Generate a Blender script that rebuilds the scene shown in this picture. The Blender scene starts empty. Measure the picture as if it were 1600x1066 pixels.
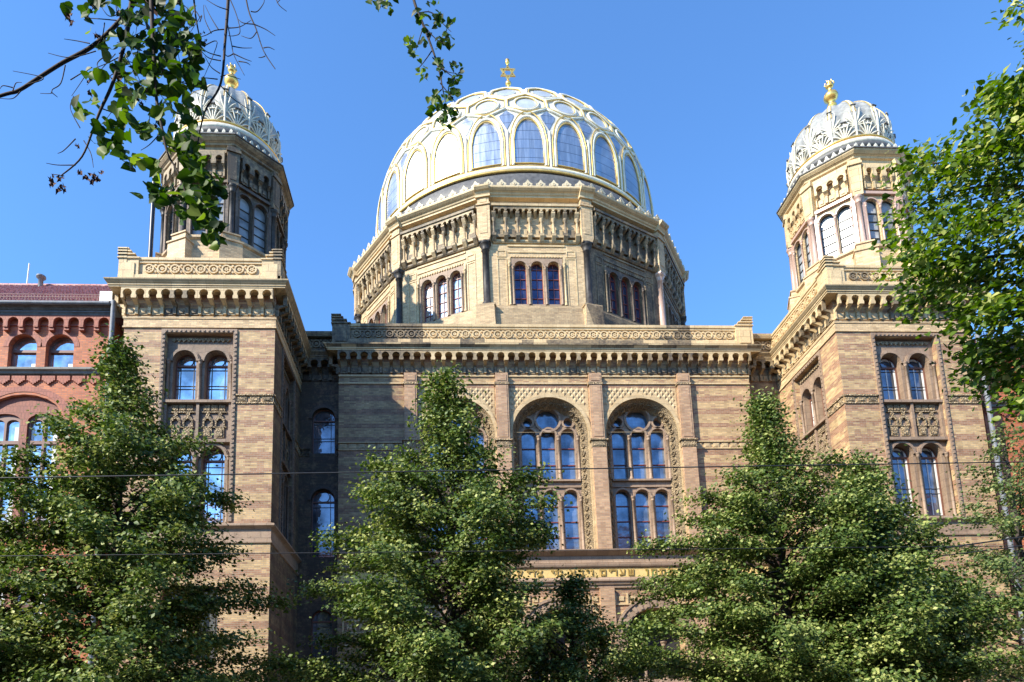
import bpy, math, random
import numpy as np
from mathutils import Vector, Matrix
from mathutils.geometry import tessellate_polygon
PI = math.pi
R_ = math.radians
scene = bpy.context.scene
COL = scene.collection
random.seed(7)

# ------------------------------------------------------------------ materials
def new_mat(name):
    m = bpy.data.materials.new(name); m.use_nodes = True
    nt = m.node_tree; nt.nodes.clear()
    out = nt.nodes.new('ShaderNodeOutputMaterial')
    b = nt.nodes.new('ShaderNodeBsdfPrincipled')
    nt.links.new(b.outputs[0], out.inputs[0])
    return m, nt, b
class N:
    def __init__(s, nt): s.nt = nt
    def add(s, t, **k):
        n = s.nt.nodes.new(t)
        for a, v in k.items():
            if a.startswith('i_'):
                key = a[2:]; key = int(key) if key.isdigit() else key
                s.set(n.inputs[key], v)
            else: setattr(n, a, v)
        return n
    def set(s, inp, v):
        if isinstance(v, bpy.types.NodeSocket): s.nt.links.new(v, inp)
        elif isinstance(v, (tuple, list)):
            inp.default_value = (*v, 1) if len(v) == 3 and inp.type == 'RGBA' else v
        else: inp.default_value = v
    def math(s, op, a, b=None, c=None, clamp=False):
        n = s.nt.nodes.new('ShaderNodeMath'); n.operation = op; n.use_clamp = clamp
        for i, v in enumerate((a, b, c)):
            if v is not None: s.set(n.inputs[i], v)
        return n.outputs[0]
    def mix(s, f, a, b, mode='MIX'):
        n = s.nt.nodes.new('ShaderNodeMix'); n.data_type = 'RGBA'; n.blend_type = mode
        s.set(n.inputs[0], f); s.set(n.inputs[6], a); s.set(n.inputs[7], b)
        return n.outputs[2]
    def noise(s, scale, vec=None, detail=3, rough=.55):
        n = s.nt.nodes.new('ShaderNodeTexNoise'); n.inputs['Scale'].default_value = scale
        n.inputs['Detail'].default_value = detail; n.inputs['Roughness'].default_value = rough
        if vec is not None: s.set(n.inputs['Vector'], vec)
        return n.outputs['Fac']
    def ramp(s, f, a, b):
        n = s.nt.nodes.new('ShaderNodeMapRange'); n.clamp = True
        s.set(n.inputs[0], f); n.inputs[1].default_value = a; n.inputs[2].default_value = b
        return n.outputs[0]

def soot_shade_mix(k, col, pos, dark=(.044, .033, .025)):
    at = k.add('ShaderNodeAttribute', attribute_name='soot').outputs['Fac']  # mostly grime; on a few walls it also carries painted shade
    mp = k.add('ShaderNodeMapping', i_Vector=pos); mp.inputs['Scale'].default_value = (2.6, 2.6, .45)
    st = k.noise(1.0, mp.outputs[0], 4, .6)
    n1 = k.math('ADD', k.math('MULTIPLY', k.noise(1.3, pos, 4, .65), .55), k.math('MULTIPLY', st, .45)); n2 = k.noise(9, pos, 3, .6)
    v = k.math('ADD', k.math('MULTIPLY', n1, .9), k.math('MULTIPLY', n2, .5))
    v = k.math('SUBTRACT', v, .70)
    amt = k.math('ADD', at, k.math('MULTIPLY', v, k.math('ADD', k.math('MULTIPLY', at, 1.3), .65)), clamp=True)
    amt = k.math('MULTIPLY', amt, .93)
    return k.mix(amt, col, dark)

def mat_brick(name, ca, cb, ra=None, rb=None, period=.62, z0=16.68, width=.42, mortar=(.34, .28, .20), bw=.21, rh=.068, bump=.35):
    m, nt, b = new_mat(name); k = N(nt)
    uv = k.add('ShaderNodeUVMap').outputs[0]
    pos = k.add('ShaderNodeNewGeometry').outputs['Position']
    def brick(c1, c2):
        t = k.add('ShaderNodeTexBrick', offset=.5, i_Vector=uv, i_Color1=c1, i_Color2=c2, i_Mortar=mortar)
        t.inputs['Scale'].default_value = 1; t.inputs['Mortar Size'].default_value = .0065
        t.inputs['Brick Width'].default_value = bw; t.inputs['Row Height'].default_value = rh
        t.inputs['Bias'].default_value = -.05; t.inputs['Mortar Smooth'].default_value = .2
        return t
    t1 = brick(ca, cb); col = t1.outputs['Color']
    if ra:
        t2 = brick(ra, rb)
        sx = k.add('ShaderNodeSeparateXYZ', i_0=uv)
        v = sx.outputs[1]
        # quantise to courses
        q = k.math('MULTIPLY', k.math('FLOOR', k.math('DIVIDE', v, rh)), rh)
        jit = k.math('MULTIPLY', k.math('SUBTRACT', k.noise(.35, pos, 2), .5), .25)
        f = k.math('FRACT', k.math('ADD', k.math('DIVIDE', k.math('SUBTRACT', q, z0 - period * width * .5), period), jit if False else 0.0))
        msk = k.math('LESS_THAN', f, width)
        # some odd bricks swap colour
        cell = k.add('ShaderNodeCombineXYZ', i_0=k.math('FLOOR', k.math('DIVIDE', sx.outputs[0], .25)), i_1=k.math('FLOOR', k.math('DIVIDE', v, rh)))
        wn = k.add('ShaderNodeTexWhiteNoise', noise_dimensions='2D', i_Vector=cell.outputs[0]).outputs['Value']
        big = k.ramp(k.noise(.45, pos, 3), .38, .68)
        flip = k.math('MULTIPLY', k.math('GREATER_THAN', wn, k.math('SUBTRACT', .93, k.math('MULTIPLY', big, .28))), .75)
        msk2 = k.math('ABSOLUTE', k.math('SUBTRACT', msk, flip))
        col = k.mix(msk2, col, t2.outputs['Color'])
    # finer per-brick tint
    sx2 = k.add('ShaderNodeSeparateXYZ', i_0=uv)
    cell2 = k.add('ShaderNodeCombineXYZ', i_0=k.math('FLOOR', k.math('DIVIDE', sx2.outputs[0], bw)), i_1=k.math('FLOOR', k.math('DIVIDE', sx2.outputs[1], rh)))
    w2 = k.add('ShaderNodeTexWhiteNoise', noise_dimensions='2D', i_Vector=cell2.outputs[0]).outputs['Value']
    col = k.mix(1.0, col, k.add('ShaderNodeCombineColor', i_0=k.math('ADD', k.math('MULTIPLY', w2, .32), .82), i_1=k.math('ADD', k.math('MULTIPLY', w2, .34), .79), i_2=k.math('ADD', k.math('MULTIPLY', w2, .36), .77)).outputs[0], 'MULTIPLY')
    n = k.noise(.8, pos, 5, .6)
    g = k.math('ADD', k.math('MULTIPLY', n, .7), .65)
    gc = k.add('ShaderNodeCombineColor', i_0=g, i_1=g, i_2=g).outputs[0]
    col = k.mix(1.0, col, gc, 'MULTIPLY')
    col = soot_shade_mix(k, col, pos)
    k.set(b.inputs['Base Color'], col); b.inputs['Roughness'].default_value = .62
    b.inputs['Specular IOR Level'].default_value = .35
    bp = k.add('ShaderNodeBump', invert=True, i_Height=k.math('ADD', t1.outputs['Fac'], k.math('MULTIPLY', k.noise(30, pos, 2), .5)))
    bp.inputs['Strength'].default_value = bump; bp.inputs['Distance'].default_value = .012
    k.set(b.inputs['Normal'], bp.outputs[0])
    return m

def mat_stone(name, c, c2, blocks=True, rough=.65, bump=.4, bl=(.62, .31), orn=0):
    m, nt, b = new_mat(name); k = N(nt)
    uv = k.add('ShaderNodeUVMap').outputs[0]
    pos = k.add('ShaderNodeNewGeometry').outputs['Position']
    n = k.noise(2.2, pos, 5, .62)
    col = k.mix(k.ramp(n, .3, .7), c, c2)
    n3 = k.noise(22, pos, 3, .6)
    g = k.math('ADD', k.math('MULTIPLY', n3, .5), .75)
    col = k.mix(1.0, col, k.add('ShaderNodeCombineColor', i_0=g, i_1=g, i_2=g).outputs[0], 'MULTIPLY')
    h = n3
    if blocks:
        t = k.add('ShaderNodeTexBrick', offset=.5, i_Vector=uv, i_Color1=(1, 1, 1), i_Color2=(.84, .83, .80), i_Mortar=(.45, .42, .38))
        t.inputs['Scale'].default_value = 1; t.inputs['Mortar Size'].default_value = .006
        t.inputs['Brick Width'].default_value = bl[0]; t.inputs['Row Height'].default_value = bl[1]
        col = k.mix(1.0, col, t.outputs['Color'], 'MULTIPLY')
        h = k.math('SUBTRACT', n3, k.math('MULTIPLY', t.outputs['Fac'], .8))
    if orn:
        vo = k.add('ShaderNodeTexVoronoi', feature='F1', i_Vector=uv); vo.inputs['Scale'].default_value = orn
        wv = k.math('SINE', k.math('MULTIPLY', vo.outputs['Distance'], 16))
        h = k.math('ADD', h, k.math('MULTIPLY', wv, .8))
        col = k.mix(k.ramp(wv, -.3, -.9), col, k.mix(.6, col, (.08, .07, .06)))
    col = soot_shade_mix(k, col, pos)
    k.set(b.inputs['Base Color'], col); b.inputs['Roughness'].default_value = rough
    bp = k.add('ShaderNodeBump', i_Height=h); bp.inputs['Strength'].default_value = bump; bp.inputs['Distance'].default_value = .03 if orn else .015
    k.set(b.inputs['Normal'], bp.outputs[0])
    return m

def mat_plain(name, c, rough=.5, metal=0., var=.25, scale=5., bump=0., spec=.5, c2=None):
    m, nt, b = new_mat(name); k = N(nt)
    pos = k.add('ShaderNodeNewGeometry').outputs['Position']
    n = k.noise(scale, pos, 4, .6)
    col = k.mix(k.ramp(n, .3, .7), tuple(x * (1 - var) for x in c), c2 or tuple(min(1, x * (1 + var * .5)) for x in c))
    k.set(b.inputs['Base Color'], col)
    k.set(b.inputs['Roughness'], k.math('ADD', rough * .8, k.math('MULTIPLY', n, rough * .4)))
    b.inputs['Metallic'].default_value = metal; b.inputs['Specular IOR Level'].default_value = spec
    if bump:
        bp = k.add('ShaderNodeBump', i_Height=n); bp.inputs['Strength'].default_value = bump; bp.inputs['Distance'].default_value = .02
        k.set(b.inputs['Normal'], bp.outputs[0])
    return m

def mat_glass(name, c, metal=.5, rough=.04, wav=.02, lattice=False):
    m, nt, b = new_mat(name); k = N(nt)
    pos = k.add('ShaderNodeNewGeometry').outputs['Position']
    uv = k.add('ShaderNodeUVMap').outputs[0]
    n = k.noise(1.3, pos, 3)
    col = k.mix(k.ramp(n, .36, .62), tuple(x * .42 for x in c), tuple(min(1, x * 1.08) for x in c))
    if lattice:
        vo = k.add('ShaderNodeTexVoronoi', feature='DISTANCE_TO_EDGE', i_Vector=uv); vo.inputs['Scale'].default_value = 7; vo.inputs['Randomness'].default_value = .15
        msk = k.math('LESS_THAN', vo.outputs[0], .07)
        col = k.mix(k.math('MULTIPLY', msk, .5), col, (.16, .2, .26))
    k.set(b.inputs['Base Color'], col)
    b.inputs['Metallic'].default_value = metal; b.inputs['Roughness'].default_value = rough
    bp = k.add('ShaderNodeBump', i_Height=k.noise(2.3, pos, 2)); bp.inputs['Strength'].default_value = wav * 22; bp.inputs['Distance'].default_value = .02
    k.set(b.inputs['Normal'], bp.outputs[0])
    return m

def mat_leaf(name, dark, mid, light, trans=.35):
    m = bpy.data.materials.new(name); m.use_nodes = True
    nt = m.node_tree; nt.nodes.clear(); k = N(nt)
    out = nt.nodes.new('ShaderNodeOutputMaterial')
    at = k.add('ShaderNodeAttribute', attribute_name='tint').outputs['Fac']
    c1 = k.mix(k.ramp(at, 0, .55), dark, mid)
    col = k.mix(k.ramp(at, .6, 1.0), c1, light)
    p = k.add('ShaderNodeBsdfPrincipled', i_0=col); p.inputs['Roughness'].default_value = .5; p.inputs['Specular IOR Level'].default_value = .3
    hs = k.add('ShaderNodeHueSaturation', i_Color=col); hs.inputs['Value'].default_value = 1.5; hs.inputs['Saturation'].default_value = 1.15
    t = k.add('ShaderNodeBsdfTranslucent', i_0=hs.outputs[0])
    ms = k.add('ShaderNodeMixShader', i_0=trans); nt.links.new(p.outputs[0], ms.inputs[1]); nt.links.new(t.outputs[0], ms.inputs[2])
    nt.links.new(ms.outputs[0], out.inputs[0])
    return m

M = {}
M['brick'] = mat_brick('banded brick', (.56, .385, .18), (.42, .275, .13), (.37, .195, .105), (.26, .135, .075))
M['brick_low'] = mat_brick('brown brick', (.46, .30, .16), (.34, .20, .11), (.36, .15, .09), (.24, .11, .07), width=.5)
M['brick_yellow'] = mat_brick('yellow brick', (.68, .49, .26), (.54, .37, .19))
M['brick_pil'] = mat_brick('pilaster brick', (.50, .31, .17), (.38, .22, .13))
M['redbrick'] = mat_brick('red brick', (.53, .16, .052), (.37, .095, .036), mortar=(.22, .13, .10))
M['redtrim'] = mat_stone('red brick trim', (.40, .11, .055), (.28, .075, .045), bl=(.12, .25))
M['stone'] = mat_stone('cream terracotta', (.69, .52, .29), (.54, .385, .2))
M['stone_orn'] = mat_stone('ornamented terracotta', (.64, .47, .26), (.52, .37, .2), orn=9, bump=.9)
M['brownstone'] = mat_stone('brown terracotta', (.40, .28, .185), (.30, .20, .135), bl=(.45, .3))
M['brown_orn'] = mat_stone('brown ornamented terracotta', (.38, .29, .20), (.27, .2, .14), orn=8, bump=.9, blocks=False)
M['pinkstone'] = mat_plain('pink granite', (.50, .33, .25), .35, var=.3, scale=30)
M['darkgranite'] = mat_plain('dark granite', (.05, .043, .038), .5, var=.6, scale=6, spec=.25)
M['greystone'] = mat_stone('grey weathered stone', (.30, .28, .25), (.17, .16, .14))
M['lead'] = mat_plain('grey lead sheet', (.11, .105, .10), .6, .1, var=.4)
M['silver'] = mat_plain('silvery painted metal', (.60, .56, .45), .55, .05, var=.25, scale=9)
M['white_rib'] = mat_plain('cream painted rib', (.72, .68, .55), .45, .05, var=.2)
M['gold'] = mat_plain('gold leaf', (.90, .55, .15), .3, .8, var=.2)
M['goldline'] = mat_plain('gilded line', (.62, .42, .12), .4, .4, var=.2)
M['brownframe'] = mat_plain('brown window frame', (.16, .065, .04), .5)
M['redframe'] = mat_plain('red window frame', (.21, .055, .045), .5)
M['whiteframe'] = mat_plain('white window frame', (.72, .70, .64), .5, var=.1)
M['leadbar'] = mat_plain('dark glazing bar', (.06, .055, .05), .5)
M['zinc'] = mat_plain('zinc pipe', (.17, .18, .195), .65, .1, var=.4)
M['darkpipe'] = mat_plain('dark pipe', (.03, .035, .045), .4, .3)
M['glass_sky'] = mat_glass('window glass', (.78, .80, .80), .85)
M['glass_blue'] = mat_glass('leaded blue glass', (.25, .31, .39), .6, .12, lattice=True)
M['glass_dark'] = mat_glass('dark window glass', (.24, .26, .31), .6)
M['glass_drum'] = mat_glass('deep blue window glass', (.08, .09, .17), .55)
M['glass_pale'] = mat_glass('pale window glass', (.34, .36, .38), .08, .3)
M['curtain'] = mat_plain('white curtain', (.75, .76, .74), .8, var=.1)
M['dark'] = mat_plain('dark interior', (.02, .02, .022), .8)
M['roofdark'] = mat_plain('dark roof', (.06, .06, .065), .6)
M['bark'] = mat_plain('bark', (.055, .042, .032), .85, var=.5, scale=14, bump=.6)
M['twig'] = mat_plain('dark twig', (.035, .022, .018), .8, var=.3, scale=20)
M['leaf'] = mat_leaf('lime tree leaves', (.022, .044, .010), (.088, .140, .026), (.38, .41, .13), .22)
M['leaf_light'] = mat_leaf('light lime tree leaves', (.05, .085, .025), (.10, .155, .045), (.33, .33, .12), .3)
M['leaf_near'] = mat_leaf('near lime leaves', (.018, .04, .007), (.055, .115, .014), (.19, .27, .045), .42)
M['leaf_gold'] = mat_leaf('blossoming lime leaves', (.022, .055, .006), (.115, .19, .020), (.58, .57, .20), .4)
M['dryleaf'] = mat_plain('withered leaf', (.10, .045, .03), .8, var=.5)
M['paleleaf'] = mat_plain('pale bract', (.42, .36, .22), .7, var=.3)
M['asphalt'] = mat_plain('asphalt', (.055, .055, .058), .85, var=.25, scale=8, bump=.3)
M['paving'] = mat_stone('granite paving', (.27, .26, .25), (.20, .195, .19), bl=(.5, .5))
M['kerb'] = mat_stone('kerb stone', (.36, .35, .33), (.28, .27, .26), bl=(1, .3))
M['earth'] = mat_plain('distant ground', (.10, .09, .07), .9, scale=.5)
M['plaster'] = mat_plain('old plaster', (.30, .26, .21), .8, var=.2)
M['palecrest'] = mat_stone('pale cresting stone', (.66, .56, .38), (.58, .48, .32))
M['guard'] = mat_plain('rusty snow guard', (.30, .2, .17), .7)
M['wire'] = mat_plain('black cable', (.02, .02, .022), .5)
M['paint'] = mat_plain('white road paint', (.7, .7, .68), .6)

def mat_panel():
    m, nt, b = new_mat('dome sheet metal'); k = N(nt)
    tc = k.add('ShaderNodeTexCoord').outputs['Object']
    sx = k.add('ShaderNodeSeparateXYZ', i_0=tc)
    az = k.math('ARCTAN2', sx.outputs[0], k.math('MULTIPLY', sx.outputs[1], -1))
    st = k.add('ShaderNodeCombineXYZ', i_0=k.math('MULTIPLY', az, 30), i_1=k.math('MULTIPLY', sx.outputs[2], .5))
    n = k.noise(1.0, st.outputs[0], 4, .6)
    zrow = k.math('FRACT', k.math('DIVIDE', sx.outputs[2], .53))
    ln = k.math('LESS_THAN', zrow, .05)
    cellz = k.add('ShaderNodeCombineXYZ', i_0=k.math('FLOOR', k.math('DIVIDE', sx.outputs[2], .53)), i_1=k.math('FLOOR', k.math('MULTIPLY', az, 24 / PI)))
    wn = k.add('ShaderNodeTexWhiteNoise', noise_dimensions='2D', i_Vector=cellz.outputs[0]).outputs['Value']
    col = k.mix(k.ramp(n, .25, .8), (.26, .28, .31), (.64, .66, .68))
    col = k.mix(k.math('MULTIPLY', wn, .35), col, (.42, .5, .6))
    col = k.mix(ln, col, (.12, .14, .17))
    k.set(b.inputs['Base Color'], col); b.inputs['Metallic'].default_value = .85
    k.set(b.inputs['Roughness'], k.math('ADD', .26, k.math('MULTIPLY', n, .22)))
    return m
M['panel'] = mat_panel()
M['panel_light'] = mat_plain('silvery dome sheet', (.62, .64, .64), .35, .5, var=.2, scale=1.5)

def mat_tile():
    m, nt, b = new_mat('clay roof tile'); k = N(nt)
    uv = k.add('ShaderNodeUVMap').outputs[0]
    pos = k.add('ShaderNodeNewGeometry').outputs['Position']
    t = k.add('ShaderNodeTexBrick', offset=0, i_Vector=uv, i_Color1=(.50, .20, .155), i_Color2=(.36, .14, .115), i_Mortar=(.14, .05, .045))
    t.inputs['Scale'].default_value = 1; t.inputs['Brick Width'].default_value = .26; t.inputs['Row Height'].default_value = .22; t.inputs['Mortar Size'].default_value = .012
    n = k.noise(3, pos, 4)
    col = k.mix(k.ramp(n, .4, .8), t.outputs['Color'], (.58, .36, .31))
    k.set(b.inputs['Base Color'], col); b.inputs['Roughness'].default_value = .6
    return m
M['tile'] = mat_tile()

# ------------------------------------------------------------------ mesh builder
Z = Vector((0, 0, 1))
class Fr:                     # facade frame: u to the right seen from outside, v up, w outwards
    def __init__(s, o, n):
        s.o = Vector(o); s.n = Vector(n).normalized(); s.u = Vector((-s.n.y, s.n.x, 0)) * 1.0
        # n = u x z
    def P(s, u, v, w=0): return s.o + s.u * u + Z * v + s.n * w
def frame(o, n): return Fr(o, n)
def az_frame(c, a, d, sy=1.0):
    n = Vector((math.sin(a), -math.cos(a), 0))
    return Fr((c[0] + n.x * d, c[1] + n.y * d * sy, 0), n)

class MB:
    def __init__(s): s.v = []; s.f = []; s.sm = []; s.soot = []; s.sf = None; s.tr = None
    def face(s, pts, smooth=False, soot=None):
        i = len(s.v); s.v.extend(Vector(p) for p in pts)
        s.f.append(tuple(range(i, i + len(pts)))); s.sm.append(smooth); s.soot.append(soot)
    def mesh(s, V, F, smooth=False):
        i = len(s.v); s.v.extend(Vector(p) for p in V)
        for f in F: s.f.append(tuple(i + j for j in f)); s.sm.append(smooth); s.soot.append(None)
    def hexa(s, p):           # 8 corners: bottom 0-3 (ccw from above), top 4-7
        s.mesh(p, [(3, 2, 1, 0), (4, 5, 6, 7), (0, 1, 5, 4), (1, 2, 6, 5), (2, 3, 7, 6), (3, 0, 4, 7)])
    def box(s, F, u0, u1, v0, v1, w0, w1):
        P = F.P
        s.hexa([P(u0, v0, w1), P(u1, v0, w1), P(u1, v0, w0), P(u0, v0, w0), P(u0, v1, w1), P(u1, v1, w1), P(u1, v1, w0), P(u0, v1, w0)])
    def prism(s, F, poly, w0, w1, holes=(), back=False, hole_depth=None):
        polys = [poly] + list(holes)
        tri = tessellate_polygon([[Vector((a, b, 0)) for a, b in q] for q in polys])
        flat = [p for q in polys for p in q]
        V = [F.P(a, b, w1) for a, b in flat]
        FF = []
        for t in tri:
            a, b, c = (Vector(flat[i]) for i in t)
            ar = (b - a).cross(c - a)
            FF.append(t if ar > 0 else (t[0], t[2], t[1]))
        s.mesh(V, FF)
        if back: s.mesh([F.P(a, b, w0) for a, b in flat], [tuple(reversed(t)) for t in FF])
        for qi, q in enumerate(polys):
            n = len(q); ar = sum(q[i][0] * q[(i + 1) % n][1] - q[(i + 1) % n][0] * q[i][1] for i in range(n))
            q = q if ar > 0 else list(reversed(q))
            wd = w0 if qi == 0 or hole_depth is None else hole_depth
            for i in range(n):
                a, b = q[i], q[(i + 1) % n]
                f = [F.P(*a, wd), F.P(*b, wd), F.P(*b, w1), F.P(*a, w1)]
                if qi: f.reverse()
                s.face(f)
    def sweep(s, F, u0, u1, prof, smooth=False):   # profile list (w,v) extruded along u; capped
        n = len(prof)
        V = [F.P(u0, v, w) for w, v in prof] + [F.P(u1, v, w) for w, v in prof]
        s.mesh(V, [(i, i + 1, n + i + 1, n + i) for i in range(n - 1)], smooth)
        s.face([F.P(u0, v, w) for w, v in prof][::-1]); s.face([F.P(u1, v, w) for w, v in prof])
    def ring(s, poly, prof, closed=True, smooth=False):   # profile (offset,z) swept round a ccw plan polygon with mitres
        n = len(poly); pts = [Vector((p[0], p[1])) for p in poly]; offs = []
        for i in range(n):
            a, b, c = pts[i - 1], pts[i], pts[(i + 1) % n]
            d1 = (b - a).normalized(); d2 = (c - b).normalized()
            n1 = Vector((d1.y, -d1.x)); n2 = Vector((d2.y, -d2.x))
            if not closed and i == 0: offs.append(n2)
            elif not closed and i == n - 1: offs.append(n1)
            else:
                m = (n1 + n2); m = m / m.length; offs.append(m / max(.2, m.dot(n1)))
        V = []
        for i in range(n):
            for w, z in prof: V.append(Vector((pts[i].x + offs[i].x * w, pts[i].y + offs[i].y * w, z)))
        k = len(prof); F = []
        for i in range(n if closed else n - 1):
            j = (i + 1) % n
            for q in range(k - 1): F.append((i * k + q, j * k + q, j * k + q + 1, i * k + q + 1))
        s.mesh(V, F, smooth)
        if not closed:
            s.face([V[q] for q in range(k)][::-1]); s.face([V[(n - 1) * k + q] for q in range(k)])
    def lathe(s, c, prof, n=24, sy=1.0, a0=0, smooth=True, cap=False):
        V = []; k = len(prof)
        for i in range(n):
            a = a0 + 2 * PI * i / n
            for r, z in prof: V.append((c[0] + r * math.sin(a), c[1] - r * math.cos(a) * sy, z))
        F = []
        for i in range(n):
            j = (i + 1) % n
            for q in range(k - 1): F.append((i * k + q, j * k + q, j * k + q + 1, i * k + q + 1))
        s.mesh(V, F, smooth)
        if cap:
            s.face([V[i * k + k - 1] for i in range(n)]); s.face([V[i * k] for i in range(n)][::-1])
    def tube(s, path, rad, n=6, smooth=True, closed=False):
        path = [Vector(p) for p in path]; L = len(path)
        rads = rad if isinstance(rad, (list, tuple)) else [rad] * L
        V = []; prev = None
        for i in range(L):
            if closed: t = path[(i + 1) % L] - path[i - 1]
            else: t = path[min(i + 1, L - 1)] - path[max(i - 1, 0)]
            if t.length < 1e-9: t = Vector((0, 0, 1))
            t.normalize()
            if prev is None:
                up = Vector((0, 0, 1)) if abs(t.z) < .9 else Vector((1, 0, 0))
                a = t.cross(up).normalized()
            else:
                a = (prev - t * prev.dot(t))
                a = a.normalized() if a.length > 1e-6 else t.orthogonal().normalized()
            prev = a; b = t.cross(a)
            for q in range(n):
                th = 2 * PI * q / n
                V.append(path[i] + (a * math.cos(th) + b * math.sin(th)) * rads[i])
        F = []
        for i in range(L if closed else L - 1):
            i2 = (i + 1) % L
            for q in range(n): F.append((i * n + q, i * n + (q + 1) % n, i2 * n + (q + 1) % n, i2 * n + q))
        s.mesh(V, F, smooth)
        if not closed:
            s.face(V[:n][::-1]); s.face(V[-n:])

def uv_and_attrs(me, mb_soot, base, bx=(0, 0, 0)):
    n = len(me.loops); nv = len(me.vertices)
    co = np.empty(nv * 3, np.float32); me.vertices.foreach_get('co', co); co = co.reshape(-1, 3) + np.array(base, np.float32)
    li = np.empty(n, np.int32); me.loops.foreach_get('vertex_index', li)
    npoly = len(me.polygons)
    nor = np.empty(npoly * 3, np.float32); me.polygons.foreach_get('normal', nor); nor = nor.reshape(-1, 3)
    ls = np.empty(npoly, np.int32); me.polygons.foreach_get('loop_start', ls)
    lt = np.empty(npoly, np.int32); me.polygons.foreach_get('loop_total', lt)
    pid = np.repeat(np.arange(npoly), lt)
    N_ = nor[pid]; p = co[li]
    h = np.hypot(N_[:, 0], N_[:, 1]) + 1e-9
    t = np.stack([-N_[:, 1] / h, N_[:, 0] / h], 1)
    flat = np.abs(N_[:, 2]) > .92
    u = np.where(flat, p[:, 0], p[:, 0] * t[:, 0] + p[:, 1] * t[:, 1])
    # length along slope for sloped faces
    v = np.where(flat, p[:, 1], p[:, 2])
    uv = me.uv_layers.new(name='UVMap'); uv.data.foreach_set('uv', np.stack([u, v], 1).astype(np.float32).ravel())
    if mb_soot is not None:
        at = me.attributes.new('soot', 'FLOAT', 'FACE'); at.data.foreach_set('value', np.array(mb_soot, np.float32))

BASE = Vector((0, 0, 0))
def obj(name, mb, mat, parent=None, soot=0.0, label=None):
    base = parent_base(parent)
    me = bpy.data.meshes.new(name)
    me.from_pydata([tuple(v - base) for v in mb.v], [], mb.f)
    me.polygons.foreach_set('use_smooth', mb.sm)
    if mat is not None: me.materials.append(M[mat])
    vals = []
    for f, s in zip(mb.f, mb.soot):
        if s is not None: vals.append(s); continue
        if callable(soot):
            c = Vector((0, 0, 0))
            for i in f: c += mb.v[i]
            vals.append(soot(c / len(f)))
        else: vals.append(soot)
    me.update()
    uv_and_attrs(me, vals, base)
    o = bpy.data.objects.new(name, me); COL.objects.link(o)
    if parent is not None: o.parent = parent
    else: pass
    if label: o['label'] = label
    return o
def parent_base(p):
    b = Vector((0, 0, 0))
    while p is not None: b = b + Vector(p.location); p = p.parent
    return b
def thing(name, loc, label, cat, group=None):
    o = bpy.data.objects.new(name, None); o.location = loc; COL.objects.link(o)
    o['label'] = label; o['category'] = cat
    if group: o['group'] = group
    return o
def hsh(*a):
    x = math.sin(sum(v * k for v, k in zip(a, (12.9898, 78.233, 37.719, 9.17)))) * 43758.5453
    return x - math.floor(x)

def arch(uc, hw, vs, vb, seg=10, rise=None, point=0.):       # ccw polygon: bottom-left, bottom-right, up, round the head
    rise = hw if rise is None else rise
    pts = [(uc - hw, vb), (uc + hw, vb)]
    for i in range(seg + 1):
        a = PI * i / seg
        pts.append((uc + hw * math.cos(a), vs + rise * math.sin(a) + point * (1 - abs(math.cos(a)))))
    return pts
def arc_pts(uc, vc, r, a0, a1, seg=12): return [(uc + r * math.cos(a0 + (a1 - a0) * i / seg), vc + r * math.sin(a0 + (a1 - a0) * i / seg)) for i in range(seg + 1)]
def rect(u0, u1, v0, v1): return [(u0, v0), (u1, v0), (u1, v1), (u0, v1)]
def ringpoly(mb, F, uc, vc, r0, r1, w0, w1, a0=0, a1=2 * PI, seg=16, sy=1.0):    # flat ring (or archivolt) with thickness
    V = []; n = seg + 1
    for i in range(n):
        a = a0 + (a1 - a0) * i / seg; c, s_ = math.cos(a), math.sin(a) * sy
        V += [F.P(uc + r0 * c, vc + r0 * s_, w0), F.P(uc + r0 * c, vc + r0 * s_, w1), F.P(uc + r1 * c, vc + r1 * s_, w1), F.P(uc + r1 * c, vc + r1 * s_, w0)]
    Fa = []
    for i in range(seg):
        a, b = i * 4, i * 4 + 4
        Fa += [(a, a + 1, b + 1, b), (a + 1, a + 2, b + 2, b + 1), (a + 2, a + 3, b + 3, b + 2)]
    mb.mesh(V, [tuple(reversed(f)) for f in Fa])
def column(mb, F, u, v0, v1, w, r, cap=.22, base=.12, n=10):
    c = F.P(u, 0, w)
    prof = [(r * 1.5, v0), (r * 1.5, v0 + base * .35), (r * 1.25, v0 + base * .5), (r * 1.35, v0 + base * .75), (r, v0 + base), (r * .93, v1 - cap), (r * 1.2, v1 - cap * .95), (r * 1.0, v1 - cap * .85), (r * 1.5, v1 - cap * .35), (r * 1.65, v1 - cap * .3), (r * 1.65, v1)]
    mb.lathe((c.x, c.y), prof, n)

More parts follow.
